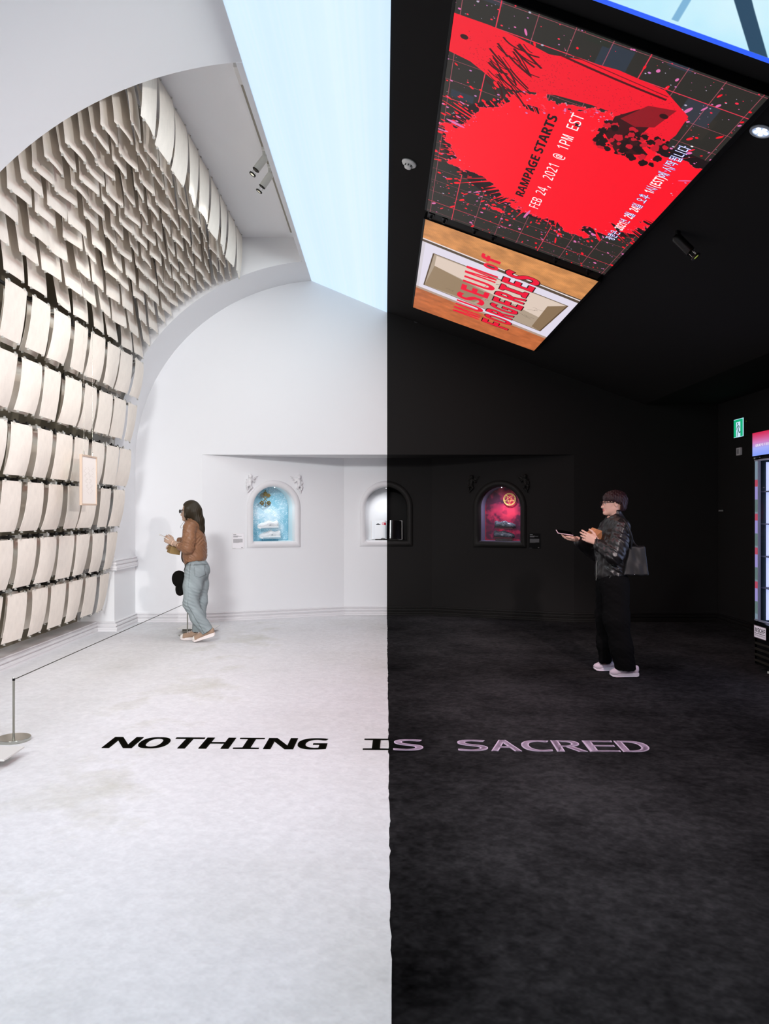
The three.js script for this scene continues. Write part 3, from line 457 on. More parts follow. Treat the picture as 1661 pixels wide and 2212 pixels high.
{ // black joint between the two far screens, with its brackets
  const t = thing('screen_joint', 'black metal strip with brackets between the two far ceiling screens', 'strip', SCR_L, scrY(SCR_L), -6.965); t.rotation.z = -SLOPE;
  mesh('plate', rbox(1.6, 0.024, 0.19, 0.004, 0.81, 0.024, 0), frameBlack, t);
  for (const x of [0.05, 0.17, 0.45, 0.62, 1.2, 1.5]) mesh('bracket', [rbox(0.05, 0.03, 0.05, 0.004, x, 0.012, 0.05), rbox(0.02, 0.05, 0.02, 0.003, x, 0.0, 0.02)], blackPlastic, t);
}
// ceiling fittings of the black half
const onCeil = (x) => blackCeil(x);
{
  const t = thing('smoke_detector', 'round white smoke detector on the black ceiling beside the seam', 'smoke detector', 0.195, onCeil(0.195), -6.2); t.rotation.z = -SLOPE;
  mesh('base', new THREE.LatheGeometry([[0.001, 0], [0.06, 0], [0.06, -0.012], [0.052, -0.022], [0.03, -0.024], [0.001, -0.024]].map((p) => new THREE.Vector2(...p)), 32), plasticWhite, t);
  mesh('dome', new THREE.LatheGeometry([[0.03, -0.022], [0.031, -0.04], [0.024, -0.05], [0.001, -0.052]].map((p) => new THREE.Vector2(...p)), 24), plasticWhite, t);
  for (let i = 0; i < 8; i++) mesh('vent', new THREE.BoxGeometry(0.004, 0.014, 0.008).translate(0.031, -0.034, 0).rotateY(i * 45 * R), lampDark, t);
}
{
  const t = thing('downlight', 'round white ceiling downlight with bright lamps at the right edge', 'downlight', 2.03, onCeil(2.03), -4.3); t.rotation.z = -SLOPE;
  mesh('trim_ring', new THREE.LatheGeometry([[0.045, -0.002], [0.06, -0.002], [0.06, -0.01], [0.048, -0.014], [0.045, -0.002]].map((p) => new THREE.Vector2(...p)), 32), mat(0xb8bec8, 0.3), t);
  mesh('reflector', cyl(0.046, 0.046, 0.004, 32).translate(0, -0.006, 0), new THREE.MeshStandardMaterial({ color: 0xaab4c0, emissive: 0xaec4ea, emissiveIntensity: 0.75, roughness: 0.3 }), t);
  for (let i = 0; i < 6; i++) mesh('lamp', new THREE.SphereGeometry(0.013, 16, 8).scale(1, 0.4, 1).translate(i < 5 ? 0.027 * Math.cos(i * 72 * R) : 0, -0.009, i < 5 ? 0.027 * Math.sin(i * 72 * R) : 0), new THREE.MeshStandardMaterial({ color: 0xffffff, emissive: 0xffffff, emissiveIntensity: 1.6 }), t);
  const l = new THREE.SpotLight(0xf4f6ff, 9, 0, 0.75, 0.9, 2); l.name = 'downlight_lamp'; l.castShadow = true; l.shadow.radius = 2; l.position.set(2.02, onCeil(2.03) - 0.03, -4.3); l.target.position.set(2.0, 0, -4.6); l.target.name = 'downlight_target'; scene.add(l, l.target);
}
trackLamp('black track spotlight on the black ceiling right of the screens', 2.115, onCeil(2.115) + 0.07, -5.76, V(0.55, -0.72, 0.25), null, { body: mat(0x121110, 0.35, { spec: 0.5 }), glow: new THREE.MeshStandardMaterial({ color: 0x333322, emissive: 0xb8c860, emissiveIntensity: 0.5 }) });
{
  const t = thing('sensor', 'small pale round sensor high on the black back wall under the screen', 'sensor', 0.44, 4.165, -D_BACK);
  mesh('base', cyl(0.03, 0.03, 0.02, 20).rotateX(90 * R).translate(0, 0, 0.01), mat(0x3a3a3a, 0.6), t); mesh('lens', new THREE.SphereGeometry(0.016, 16, 10).translate(0, 0, 0.024), mat(0x8f8f8c, 0.4), t);
}

// ---------------------------------------------------------------- soft shapes: blended solids meshed with surface nets
const smin = (a, b, k) => { const h = Math.max(k - Math.abs(a - b), 0) / k; return Math.min(a, b) - h * h * k * 0.25; };
const capsule = (a, b, r0, r1 = r0, sz = 1) => { // tapered capsule, widened by sz along z
  const az = a.z / sz, bx = b.x - a.x, by = b.y - a.y, bz = b.z / sz - az, L = bx * bx + by * by + bz * bz + 1e-9;
  return (x, y, z) => { const px = x - a.x, py = y - a.y, pz = z / sz - az; let t = (px * bx + py * by + pz * bz) / L; t = t < 0 ? 0 : t > 1 ? 1 : t; return Math.hypot(px - bx * t, py - by * t, pz - bz * t) - (r0 + (r1 - r0) * t); };
};
const ellipsoid = (c, rx, ry, rz, tilt = 0) => { const cs = Math.cos(tilt), sn = Math.sin(tilt); return (x, y, z) => { const ux = x - c.x, uy = y - c.y, dx = (ux * cs + uy * sn) / rx, dy = (-ux * sn + uy * cs) / ry, dz = (z - c.z) / rz, k0 = Math.hypot(dx, dy, dz), k1 = Math.hypot(dx / rx, dy / ry, dz / rz); return k1 < 1e-9 ? -Math.min(rx, ry, rz) : k0 * (k0 - 1) / k1; }; };
const blend = (k, ...fs) => (x, y, z) => { let d = fs[0](x, y, z); for (let i = 1; i < fs.length; i++) d = smin(d, fs[i](x, y, z), k); return d; };
const chain = (pts, radii, k = 0.02, sz = 1) => blend(k, ...pts.slice(1).map((p, i) => capsule(pts[i], p, radii[i], radii[i + 1], sz)));
function surfaceNets(f, lo, hi, cell, color) {
  const nx = Math.ceil((hi.x - lo.x) / cell) + 1, ny = Math.ceil((hi.y - lo.y) / cell) + 1, nz = Math.ceil((hi.z - lo.z) / cell) + 1, val = new Float32Array(nx * ny * nz), at = (i, j, k) => (k * ny + j) * nx + i;
  for (let k = 0; k < nz; k++) for (let j = 0; j < ny; j++) for (let i = 0; i < nx; i++) { // skip ahead where the surface is far away
    const d = f(lo.x + i * cell, lo.y + j * cell, lo.z + k * cell); val[at(i, j, k)] = d; let skip = Math.floor(Math.abs(d) * 0.6 / cell) - 1; while (skip-- > 0 && i + 1 < nx) { i++; val[at(i, j, k)] = d; }
  }
  const id = new Int32Array(nx * ny * nz).fill(-1), pos = [], idx = [];
  for (let k = 0; k + 1 < nz; k++) for (let j = 0; j + 1 < ny; j++) for (let i = 0; i + 1 < nx; i++) {
    let mask = 0; for (let c = 0; c < 8; c++) if (val[at(i + (c & 1), j + (c >> 1 & 1), k + (c >> 2))] < 0) mask |= 1 << c;
    if (mask === 0 || mask === 255) continue;
    let sx = 0, sy = 0, sz = 0, n = 0;
    for (let c = 0; c < 8; c++) for (const b of [1, 2, 4]) if (!(c & b)) { const e = c | b, m0 = mask >> c & 1, m1 = mask >> e & 1; if (m0 === m1) continue; const v0 = val[at(i + (c & 1), j + (c >> 1 & 1), k + (c >> 2))], v1 = val[at(i + (e & 1), j + (e >> 1 & 1), k + (e >> 2))], t = v0 / (v0 - v1); sx += (c & 1) + (b === 1 ? t : 0); sy += (c >> 1 & 1) + (b === 2 ? t : 0); sz += (c >> 2) + (b === 4 ? t : 0); n++; }
    id[at(i, j, k)] = pos.length / 3; pos.push(lo.x + (i + sx / n) * cell, lo.y + (j + sy / n) * cell, lo.z + (k + sz / n) * cell);
  }
  const quad = (a, b, c, d, flip) => { if (a < 0 || b < 0 || c < 0 || d < 0) return; flip ? idx.push(a, c, b, a, d, c) : idx.push(a, b, c, a, c, d); };
  for (let k = 1; k + 1 < nz; k++) for (let j = 1; j + 1 < ny; j++) for (let i = 1; i + 1 < nx; i++) {
    const s = val[at(i, j, k)] < 0;
    if (s !== val[at(i + 1, j, k)] < 0) quad(id[at(i, j - 1, k - 1)], id[at(i, j, k - 1)], id[at(i, j, k)], id[at(i, j - 1, k)], !s);
    if (s !== val[at(i, j + 1, k)] < 0) quad(id[at(i - 1, j, k - 1)], id[at(i - 1, j, k)], id[at(i, j, k)], id[at(i, j, k - 1)], !s);
    if (s !== val[at(i, j, k + 1)] < 0) quad(id[at(i - 1, j - 1, k)], id[at(i, j - 1, k)], id[at(i, j, k)], id[at(i - 1, j, k)], !s);
  }
  const nor = new Float32Array(pos.length), e = cell * 0.5;
  for (let p = 0; p < pos.length; p += 3) {
    const x = pos[p], y = pos[p + 1], z = pos[p + 2], gx = f(x + e, y, z) - f(x - e, y, z), gy = f(x, y + e, z) - f(x, y - e, z), gz = f(x, y, z + e) - f(x, y, z - e), l = Math.hypot(gx, gy, gz) || 1; nor[p] = gx / l; nor[p + 1] = gy / l; nor[p + 2] = gz / l;
  }
  const g = new THREE.BufferGeometry(); g.setAttribute('position', new THREE.Float32BufferAttribute(pos, 3)); g.setAttribute('normal', new THREE.BufferAttribute(nor, 3)); g.setIndex(idx);
  if (color) { const c = new Float32Array(pos.length), t = new THREE.Color(); for (let p = 0; p < pos.length; p += 3) { color(pos[p], pos[p + 1], pos[p + 2], t); c[p] = t.r; c[p + 1] = t.g; c[p + 2] = t.b; } g.setAttribute('color', new THREE.BufferAttribute(c, 3)); }
  return g;
}
const cmat = (roughness, o = {}) => mat(0xffffff, roughness, { spec: o.spec ?? 0.4, m: { vertexColors: true, ...o.m } });
const bump3 = (x, y, z) => Math.sin(x * 3.1 + y * 1.7 + 1.3) * Math.sin(y * 2.3 - z * 2.9 + 0.4) * Math.sin(z * 2.1 + x * 1.3 + 2.2);

// a low shoe, toe towards -x, sole on y = 0, heel end at x = 0.5 len
function shoeParts(parent, len, o) {
  const k = len / 0.28, soleShape = new THREE.Shape(); // outline of the sole from the side, extruded across and rounded
  const up = [[-0.14, 0.028], [-0.136, 0.014], [-0.12, 0.003], [-0.09, 0], [0.12, 0], [0.136, 0.006], [0.14, 0.018], [0.137, o.heel ?? 0.036], [0.05, (o.heel ?? 0.036) * 0.93], [-0.05, 0.028], [-0.115, 0.031]];
  const half = (x) => 0.038 + 0.010 * Math.exp(-(((x + 0.07) / 0.05) ** 2)) - 0.02 * Math.max(0, (-x - 0.1) / 0.04) ** 2 - 0.006 * Math.max(0, (x - 0.09) / 0.05);
  const pos = [], idx = [], n = up.length; // ring of stations across z so that the sole narrows at the toe
  for (let j = 0; j <= 8; j++) { const w = -1 + j / 4; for (const p of up) { const h = half(p[0]); pos.push(p[0] * k * (1 - 0.06 * w * w * w * w), p[1] * k, w * h * k); } }
  for (let j = 0; j < 8; j++) for (let i = 0; i < n; i++) { const a = j * n + i, b = j * n + (i + 1) % n; idx.push(a, b, a + n, b, b + n, a + n); }
  const tri = THREE.ShapeUtils.triangulateShape(up.map((p) => new THREE.Vector2(...p)), []); for (const t of tri) { idx.push(t[0], t[1], t[2]); idx.push(8 * n + t[0], 8 * n + t[2], 8 * n + t[1]); }
  const sg = new THREE.BufferGeometry(); sg.setAttribute('position', new THREE.Float32BufferAttribute(pos, 3)); sg.setIndex(idx); sg.computeVertexNormals(); mesh('sole', toCreasedNormals(sg, 0.7), o.sole, parent);
  const low = (o.heel ?? 0.036) * 0.5;
  const body = blend(0.03, ellipsoid(V(-0.085, 0.037, 0), 0.054, 0.034, 0.043), capsule(V(-0.06, 0.045, 0), V(0.01, 0.066, 0), 0.034, 0.036), capsule(V(0.02, 0.062, 0), V(0.105, 0.066, 0), 0.035, 0.032), capsule(V(0.105, 0.05, 0), V(0.118, 0.086, 0), 0.024, 0.013));
  const hole = blend(0.02, ellipsoid(V(0.065, 0.125, 0), 0.048, 0.045, 0.024), ellipsoid(V(0.025, 0.118, 0), 0.03, 0.03, 0.018));
  const f = (x, y, z) => { x /= k; y /= k; z /= k; return k * Math.max(body(x, y, z), -hole(x, y, z), low - y); };
  mesh('upper', surfaceNets(f, V(-0.15 * k, 0, -0.06 * k), V(0.15 * k, 0.13 * k, 0.06 * k), o.cell ?? 0.005, o.color ? (x, y, z, t) => o.color(x / k, y / k, z / k, t) : undefined), o.upper, parent);
  if (o.lace) for (let i = 0; i < 4; i++) { const x = -0.045 + i * 0.02, y = 0.091 + i * 0.007; mesh('lace', tube([V(x * k, (y - 0.012) * k, -0.024 * k), V((x + 0.006) * k, (y + 0.006) * k, 0), V((x - 0.002) * k, (y - 0.012) * k, 0.025 * k)], 0.0028 * k, 10, 6), o.lace, parent); }
  if (o.stripe) for (const s of [-1, 1]) mesh('tread', box(-0.10 * k, 0.125 * k, 0.006 * k, 0.013 * k, s * 0.028 * k, s * 0.0415 * k), o.stripe, parent);
}

// ---------------------------------------------------------------- niches in the recess
function local(F, s, y, out = 0) { return F.a.clone().addScaledVector(F.u, s).addScaledVector(F.n, out).setY(y); }
const facing = (F) => Math.atan2(F.n.x, F.n.z);
// moulded frame round a niche; x0..x1 (about the centre) lets one frame be half white, half black
function frameGeo(w, x0 = -9, x1 = 9) {
  const prof = [[0, 0.0], [0.004, 0.012], [0.015, 0.026], [0.034, 0.036], [0.056, 0.036], [0.074, 0.026], [0.086, 0.012], [0.09, 0]], r = w / 2, path = [];
  path.push([r, NICHE.sill - 0]); for (let i = 0; i <= 5; i++) path.push([r, NICHE.sill + (NICHE.spring - NICHE.sill) * i / 5]);
  for (let i = 1; i <= 60; i++) { const a = Math.PI * i / 60; path.push([r * Math.cos(a), NICHE.spring + r * Math.sin(a)]); } for (let i = 1; i <= 5; i++) path.push([-r, NICHE.spring + (NICHE.sill - NICHE.spring) * i / 5]);
  const pos = [], idx = [], k = prof.length;
  const ring = (pts) => { const base = pos.length / 3; for (const [x, y, nx, ny] of pts) for (const [o, h] of prof) { let px = x + nx * o; px = Math.max(x0, Math.min(x1, px)); pos.push(px, y + ny * o, h); } for (let i = 0; i + 1 < pts.length; i++) for (let j = 0; j + 1 < k; j++) { const a = base + i * k + j; idx.push(a, a + 1, a + k, a + 1, a + k + 1, a + k); } };
  // one closed loop with mitred lower corners
  const pts = path.slice(1).map(([x, y]) => y <= NICHE.sill + 1e-6 ? [x, y, Math.sign(x), -1] : y < NICHE.spring ? [x, y, Math.sign(x), 0] : [x, y, x / r, (y - NICHE.spring) / r]);
  for (let i = 1; i < 16; i++) pts.push([-r + (2 * r) * i / 16, NICHE.sill, 0, -1]);
  pts.push(pts[0]); ring(pts);
  const g = new THREE.BufferGeometry(); g.setAttribute('position', new THREE.Float32BufferAttribute(pos, 3)); g.setIndex(idx); g.computeVertexNormals(); return g;
}
function linerGeo(w, depth, x0 = -9, x1 = 9) { // the walls of the recess behind the opening
  const r = w / 2 + 0.004, pts = [[-r, NICHE.sill], [r, NICHE.sill], [r, NICHE.spring]]; for (let i = 1; i < 48; i++) { const a = Math.PI * i / 48; pts.push([r * Math.cos(a), NICHE.spring + r * Math.sin(a)]); } pts.push([-r, NICHE.spring], [-r, NICHE.sill]);
  const pos = [], idx = []; pts.forEach(([x, y]) => { x = Math.max(x0, Math.min(x1, x)); pos.push(x, y, 0.0, x, y, -depth); }); for (let i = 0; i + 1 < pts.length; i++) { const a = i * 2; idx.push(a, a + 1, a + 2, a + 1, a + 3, a + 2); }
  const g = new THREE.BufferGeometry(); g.setAttribute('position', new THREE.Float32BufferAttribute(pos, 3)); g.setIndex(idx); g.computeVertexNormals();
  return toCreasedNormals(g, 0.6);
}
function archPlane(w, z, x0 = -9, x1 = 9) {
  const r = w / 2, pts = []; for (let i = 0; i <= 48; i++) { const a = Math.PI * i / 48; pts.push([r * Math.cos(a), NICHE.spring + r * Math.sin(a)]); }
  const c = [[-r, NICHE.sill], [r, NICHE.sill], ...pts].map(([x, y]) => [Math.max(x0, Math.min(x1, x)), y]);
  const g = new THREE.ShapeGeometry(shapeOf(c)).translate(0, 0, z), p = g.attributes.position, uv = g.attributes.uv, H = NICHE.spring + r - NICHE.sill;
  for (let i = 0; i < p.count; i++) uv.setXY(i, (p.getX(i) + r) / w, (p.getY(i) - NICHE.sill) / H); return g;
}
function niche(name, label, F, s, w, depth, make) { const t = thing(name, label, 'niche', 0, 0, 0); t.position.copy(local(F, s, 0, 0)); t.rotation.y = facing(F); make(t, w, depth); return t; }
const marble = canvasTex(512, 680, (g, W, H) => {
  const a = fbm(512, 4, 6, 711, 0.6), b = fbm(512, 3, 5, 915, 0.55), id = g.createImageData(W, H);
  for (let y = 0; y < H; y++) for (let x = 0; x < W; x++) {
    const i = (y % 512) * 512 + x, v = Math.abs(Math.sin((a[i] * 9 + b[(i * 1) % 262144] * 7) * 2.4)), ridge = Math.pow(1 - v, 5), mid = b[i];
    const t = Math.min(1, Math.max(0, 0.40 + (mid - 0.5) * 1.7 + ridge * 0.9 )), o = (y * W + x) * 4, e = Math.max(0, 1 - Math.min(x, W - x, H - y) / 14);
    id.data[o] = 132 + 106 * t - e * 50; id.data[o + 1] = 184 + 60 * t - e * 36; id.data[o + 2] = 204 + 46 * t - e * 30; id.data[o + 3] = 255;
  }
  g.putImageData(id, 0, 0);
});
const redPrint = canvasTex(512, 680, (g, W, H) => {
  const a = fbm(512, 4, 6, 1711, 0.55), b = fbm(512, 3, 5, 1915, 0.5), id = g.createImageData(W, H);
  for (let y = 0; y < H; y++) for (let x = 0; x < W; x++) {
    const i = (y % 512) * 512 + x, glow = Math.max(0, b[i] * 2.2 - 0.75), shade = Math.max(0, Math.sin(a[i] * 11 + b[i] * 8)), d = Math.min(1, Math.max(0, 0.30 + glow * 0.75 - shade * 0.42 + (a[i] - 0.5) * 0.7)), o = (y * W + x) * 4, e = x < 14 || y > H - 16 ? 1 : 0;
    id.data[o] = 74 + 150 * d + e * 60; id.data[o + 1] = 34 + 26 * d * d; id.data[o + 2] = 56 + 34 * d; id.data[o + 3] = 255;
  }
  g.putImageData(id, 0, 0);
});
const nicheWhite = mat(0xdfeef2, 0.7, { spec: 0.2 }), nicheBlack = mat(0x6a6a86, 0.6, { spec: 0.3 }), glassPane = new THREE.MeshPhysicalMaterial({ color: 0xffffff, roughness: 0.02, transmission: 1, thickness: 0, ior: 1.45, specularIntensity: 0.35, side: THREE.DoubleSide });
const acrylic = new THREE.MeshPhysicalMaterial({ color: 0xe8f4f8, roughness: 0.05, transmission: 1, thickness: 0, ior: 1.4, specularIntensity: 0.5, side: THREE.DoubleSide });
const gold = mat(0x8a7442, 0.35, { m: { metalness: 0.8 } }), paleGold = mat(0xd8b56a, 0.4, { m: { metalness: 0.3 } });
function nicheLamp(t, F, s, power, color, depth, x = 0.02) {
  const p = local(F, s + x, NICHE.spring + 0.285, -0.06); mesh('lamp', new THREE.SphereGeometry(0.007, 16, 10).translate(x, NICHE.spring + 0.289, -0.045), new THREE.MeshStandardMaterial({ color: 0xffffff, emissive: color, emissiveIntensity: 1.5 }), t);
  const l = new THREE.SpotLight(color, power, 0, 1.25, 1, 2); l.name = 'niche_lamp'; l.castShadow = true; l.shadow.radius = 1.2; l.position.copy(p).setY(p.y - 0.014); l.target.position.copy(local(F, s, NICHE.sill, -depth * 0.55)); l.target.name = 'niche_lamp_target'; scene.add(l, l.target);
}
niche('niche_display', 'white arched niche with a pale blue marbled backdrop, left of the recess', F1, N1, NICHE.w, 0.36, (t, w, dp) => {
  mesh('frame', frameGeo(w), whiteTrim, t); mesh('lining', linerGeo(w, dp), nicheWhite, t); mesh('backdrop', archPlane(w, -dp + 0.004), mat(0xffffff, 0.7, { spec: 0.2, m: { map: marble } }), t); mesh('back', archPlane(w + 0.02, -dp), nicheWhite, t); mesh('glass', archPlane(w, -0.03), glassPane, t);
  nicheLamp(t, F1, N1, 0.5, new THREE.Color(0.90, 0.98, 1), dp);
});
niche('niche_display', 'black arched niche glowing red and violet inside, right of the recess', F3, N3, NICHE.w, 0.36, (t, w, dp) => {
  mesh('frame', frameGeo(w), blackTrim, t); mesh('lining', linerGeo(w, dp), nicheBlack, t); mesh('backdrop', archPlane(w, -dp + 0.004), mat(0xffffff, 0.6, { spec: 0.2, m: { map: redPrint } }), t); mesh('back', archPlane(w + 0.02, -dp), nicheBlack, t); mesh('glass', archPlane(w, -0.03), glassPane, t);
  nicheLamp(t, F3, N3, 1.3, new THREE.Color(0.90, 0.84, 1), dp);
});
{
  const c = SPLIT - N2;
  niche('niche_display', 'arched niche split half white, half black, holding an open book', F2, N2, 0.61, 0.34, (t, w, dp) => {
    mesh('frame', frameGeo(w, -9, c), whiteTrim, t); mesh('frame', frameGeo(w, c, 9), blackTrim, t); mesh('lining', linerGeo(w, dp, -9, c), whitePaint, t); mesh('lining', linerGeo(w, dp, c, 9), blackPaint, t); mesh('back', archPlane(w + 0.02, -dp, -9, c), whitePaint, t); mesh('back', archPlane(w + 0.02, -dp, c, 9), blackPaint, t);
    nicheLamp(t, F2, N2, 0.9, new THREE.Color(0.92, 0.95, 1), dp, c - 0.012);
  });
}
const place = (t, F, s, y, out, turn = 0) => { t.position.copy(local(F, s, y, out)); t.rotation.y = facing(F) + turn; return t; };
{ // gold emblem of a tiered crown over crossed keys
  const t = place(thing('emblem', 'gold emblem of a tiered crown over crossed keys on the blue backdrop', 'emblem'), F1, N1 - 0.055, 1.71, -0.32);
  const E = (shape, z = 0) => new THREE.ExtrudeGeometry(shape, { depth: 0.008, bevelEnabled: true, bevelSize: 0.0015, bevelThickness: 0.0015, bevelSegments: 1, curveSegments: 8 }).translate(0, 0, z);
  const tier = (y, w, h) => E(shapeOf([[-w, y], [w, y], [w * 1.1, y + h], [w * 0.66, y + h * 0.62], [w * 0.36, y + h], [0, y + h * 0.6], [-w * 0.36, y + h], [-w * 0.66, y + h * 0.62], [-w * 1.1, y + h]]));
  mesh('crown', [tier(0.045, 0.034, 0.022), tier(0.068, 0.029, 0.02), tier(0.088, 0.021, 0.018), new THREE.SphereGeometry(0.007, 10, 8).translate(0, 0.112, 0.004), E(shapeOf([[-0.0025, 0.112], [0.0025, 0.112], [0.0025, 0.134], [-0.0025, 0.134]])), E(shapeOf([[-0.008, 0.123], [0.008, 0.123], [0.008, 0.127], [-0.008, 0.127]]))], gold, t);
  for (const s of [-1, 1]) {
    const k = new THREE.Group(); k.name = 'key'; k.rotation.z = s * 42 * R; t.add(k);
    const ward = shapeOf([[-0.02, 0.05], [0.022, 0.05], [0.022, 0.095], [-0.02, 0.095]]); ward.holes.push(new THREE.Path([[-0.008, 0.062], [0.01, 0.062], [0.01, 0.068], [-0.008, 0.068]].map((p) => new THREE.Vector2(...p)))); ward.holes.push(new THREE.Path([[-0.008, 0.077], [0.01, 0.077], [0.01, 0.083], [-0.008, 0.083]].map((p) => new THREE.Vector2(...p))));
    mesh('shaft', rod(V(0, -0.06, 0.004), V(0, 0.06, 0.004), 0.005), gold, k); mesh('bit', E(ward), s < 0 ? gold : mat(0x8f9489, 0.35, { m: { metalness: 0.8 } }), k);
    const bow = shapeOf([[-0.026, -0.10], [0.026, -0.10], [0.026, -0.054], [-0.026, -0.054]]), h = new THREE.Path(); h.absarc(0, -0.077, 0.013, 0, Math.PI * 2, false); bow.holes.push(h); mesh('bow', E(bow), gold, k);
  }
  mesh('tassel', [rod(V(0, -0.03, 0.006), V(0, -0.125, 0.006), 0.004), tube([V(-0.05, -0.045, 0.004), V(-0.04, -0.09, 0.004), V(0, -0.105, 0.004), V(0.04, -0.09, 0.004), V(0.05, -0.045, 0.004)], 0.004, 20, 6)], mat(0x4a3a22, 0.4, { m: { metalness: 0.6 } }), t);
}
{ // star in a ring
  const t = place(thing('emblem', 'pale gold ring emblem with a five-pointed star on the red backdrop', 'emblem'), F3, N3 + 0.075, 1.705, -0.32);
  mesh('ring', [new THREE.TorusGeometry(0.088, 0.006, 8, 48), new THREE.TorusGeometry(0.074, 0.0025, 6, 48)], paleGold, t);
  const P = [...Array(5)].map((_, i) => V(0.072 * Math.sin(i * 72 * R + Math.PI), 0.072 * Math.cos(i * 72 * R + Math.PI), 0)); mesh('star', P.map((p, i) => rod(p, P[(i + 2) % 5], 0.003, 0.003, 6)), paleGold, t);
  mesh('mark', [0, 1, 2, 3, 4, 5].map((i) => rod(V(0.081 * Math.cos(i * 60 * R), 0.081 * Math.sin(i * 60 * R), 0), V(0.081 * Math.cos(i * 60 * R + 0.3), 0.081 * Math.sin(i * 60 * R + 0.3), 0), 0.003, 0.003, 6)), paleGold, t);
}
// trainers, one above the other on clear stands
const trainerWhite = cmat(0.5, { spec: 0.4 }), trainerSole = mat(0xf4f6f7, 0.5), aqua = mat(0x4f93ad, 0.35), trainerBlack = cmat(0.32, { spec: 0.7 }), soleBlack = mat(0x14121a, 0.4), soleRed = mat(0x7a2436, 0.4);
const waveColor = (x, y, z, t) => { const g = 0.062 + 0.022 * Math.sin((x - 0.02) * 24), band = Math.sin((y - g) * 420); t.setRGB(0.008, 0.008, 0.011); if (y > 0.03 && band > 0.1) t.setRGB(0.17, 0.21, 0.28); if (Math.hypot((x - 0.02) / 1.9, y - 0.047 - x * 0.1) < 0.010 && Math.abs(z) > 0.02) t.setRGB(0.32, 0.36, 0.42); };
const paleWave = (x, y, z, t) => { const g = 0.062 + 0.022 * Math.sin((-x - 0.02) * -24), band = Math.sin((y - g) * 420); t.setRGB(0.87, 0.89, 0.9); if (y > 0.03 && band > 0.45) t.setRGB(0.70, 0.73, 0.76); if (Math.hypot((x - 0.02) / 2.2, y - 0.047 - x * 0.1) < 0.006 && Math.abs(z) > 0.02) t.setRGB(0.35, 0.40, 0.44); };
function trainer(label, F, s, y, out, turn, black) {
  const t = place(thing('trainer_shoe', label, 'shoe', 0, 0, 0, black ? 'black trainers in the red niche' : 'white trainers in the blue niche'), F, s, y, out, turn);
  shoeParts(t, 0.315, black ? { sole: soleBlack, upper: trainerBlack, color: waveColor, stripe: soleRed, cell: 0.004 } : { sole: trainerSole, upper: trainerWhite, color: paleWave, stripe: aqua, lace: trainerSole, cell: 0.004 });
}
const SH1 = 1.134, SH2 = 1.272;
trainer('white trainer on the clear upper shelf, the upper of two in the blue niche', F1, N1 - 0.05, SH2 + 0.004, -0.17, 0.05, false);
trainer('white trainer on the low clear block, the lower of two in the blue niche', F1, N1 - 0.02, SH1, -0.17, 0.02, false);
trainer('black trainer with silver waves on the upper shelf of the red niche', F3, N3 + 0.045, SH2 + 0.004, -0.17, Math.PI + 0.02, true);
trainer('black trainer with silver waves on the low block of the red niche', F3, N3 + 0.03, SH1, -0.17, Math.PI - 0.03, true);
for (const [F, s, label, m] of [[F1, N1 - 0.035, 'clear acrylic display stand under the white trainers', acrylic], [F3, N3 + 0.035, 'dark clear display stand under the black trainers', new THREE.MeshPhysicalMaterial({ color: 0x8a6a78, roughness: 0.06, transmission: 1, thickness: 0, side: THREE.DoubleSide })]]) {
  const t = place(thing('display_stand', label, 'display stand'), F, s, NICHE.sill, -0.17);
  mesh('block', rbox(0.25, SH1 - NICHE.sill - 0.002, 0.11, 0.003, 0, (SH1 - NICHE.sill) / 2, 0), m, t); mesh('shelf', rbox(0.2, 0.004, 0.09, 0.001, 0, SH2 - NICHE.sill, 0), m, t);
  for (const x of [-0.12, 0.12]) mesh('post', rod(V(x * 0.8, SH1 - NICHE.sill, -0.052), V(x * 0.8, SH2 - NICHE.sill, -0.052), 0.003), m, t);
  for (const x of [-0.11, 0.05]) for (const y of [0.012, 0.026]) mesh('screw', cyl(0.003, 0.003, 0.004, 10).rotateX(90 * R).translate(x, y, 0.056), lampDark, t);
}
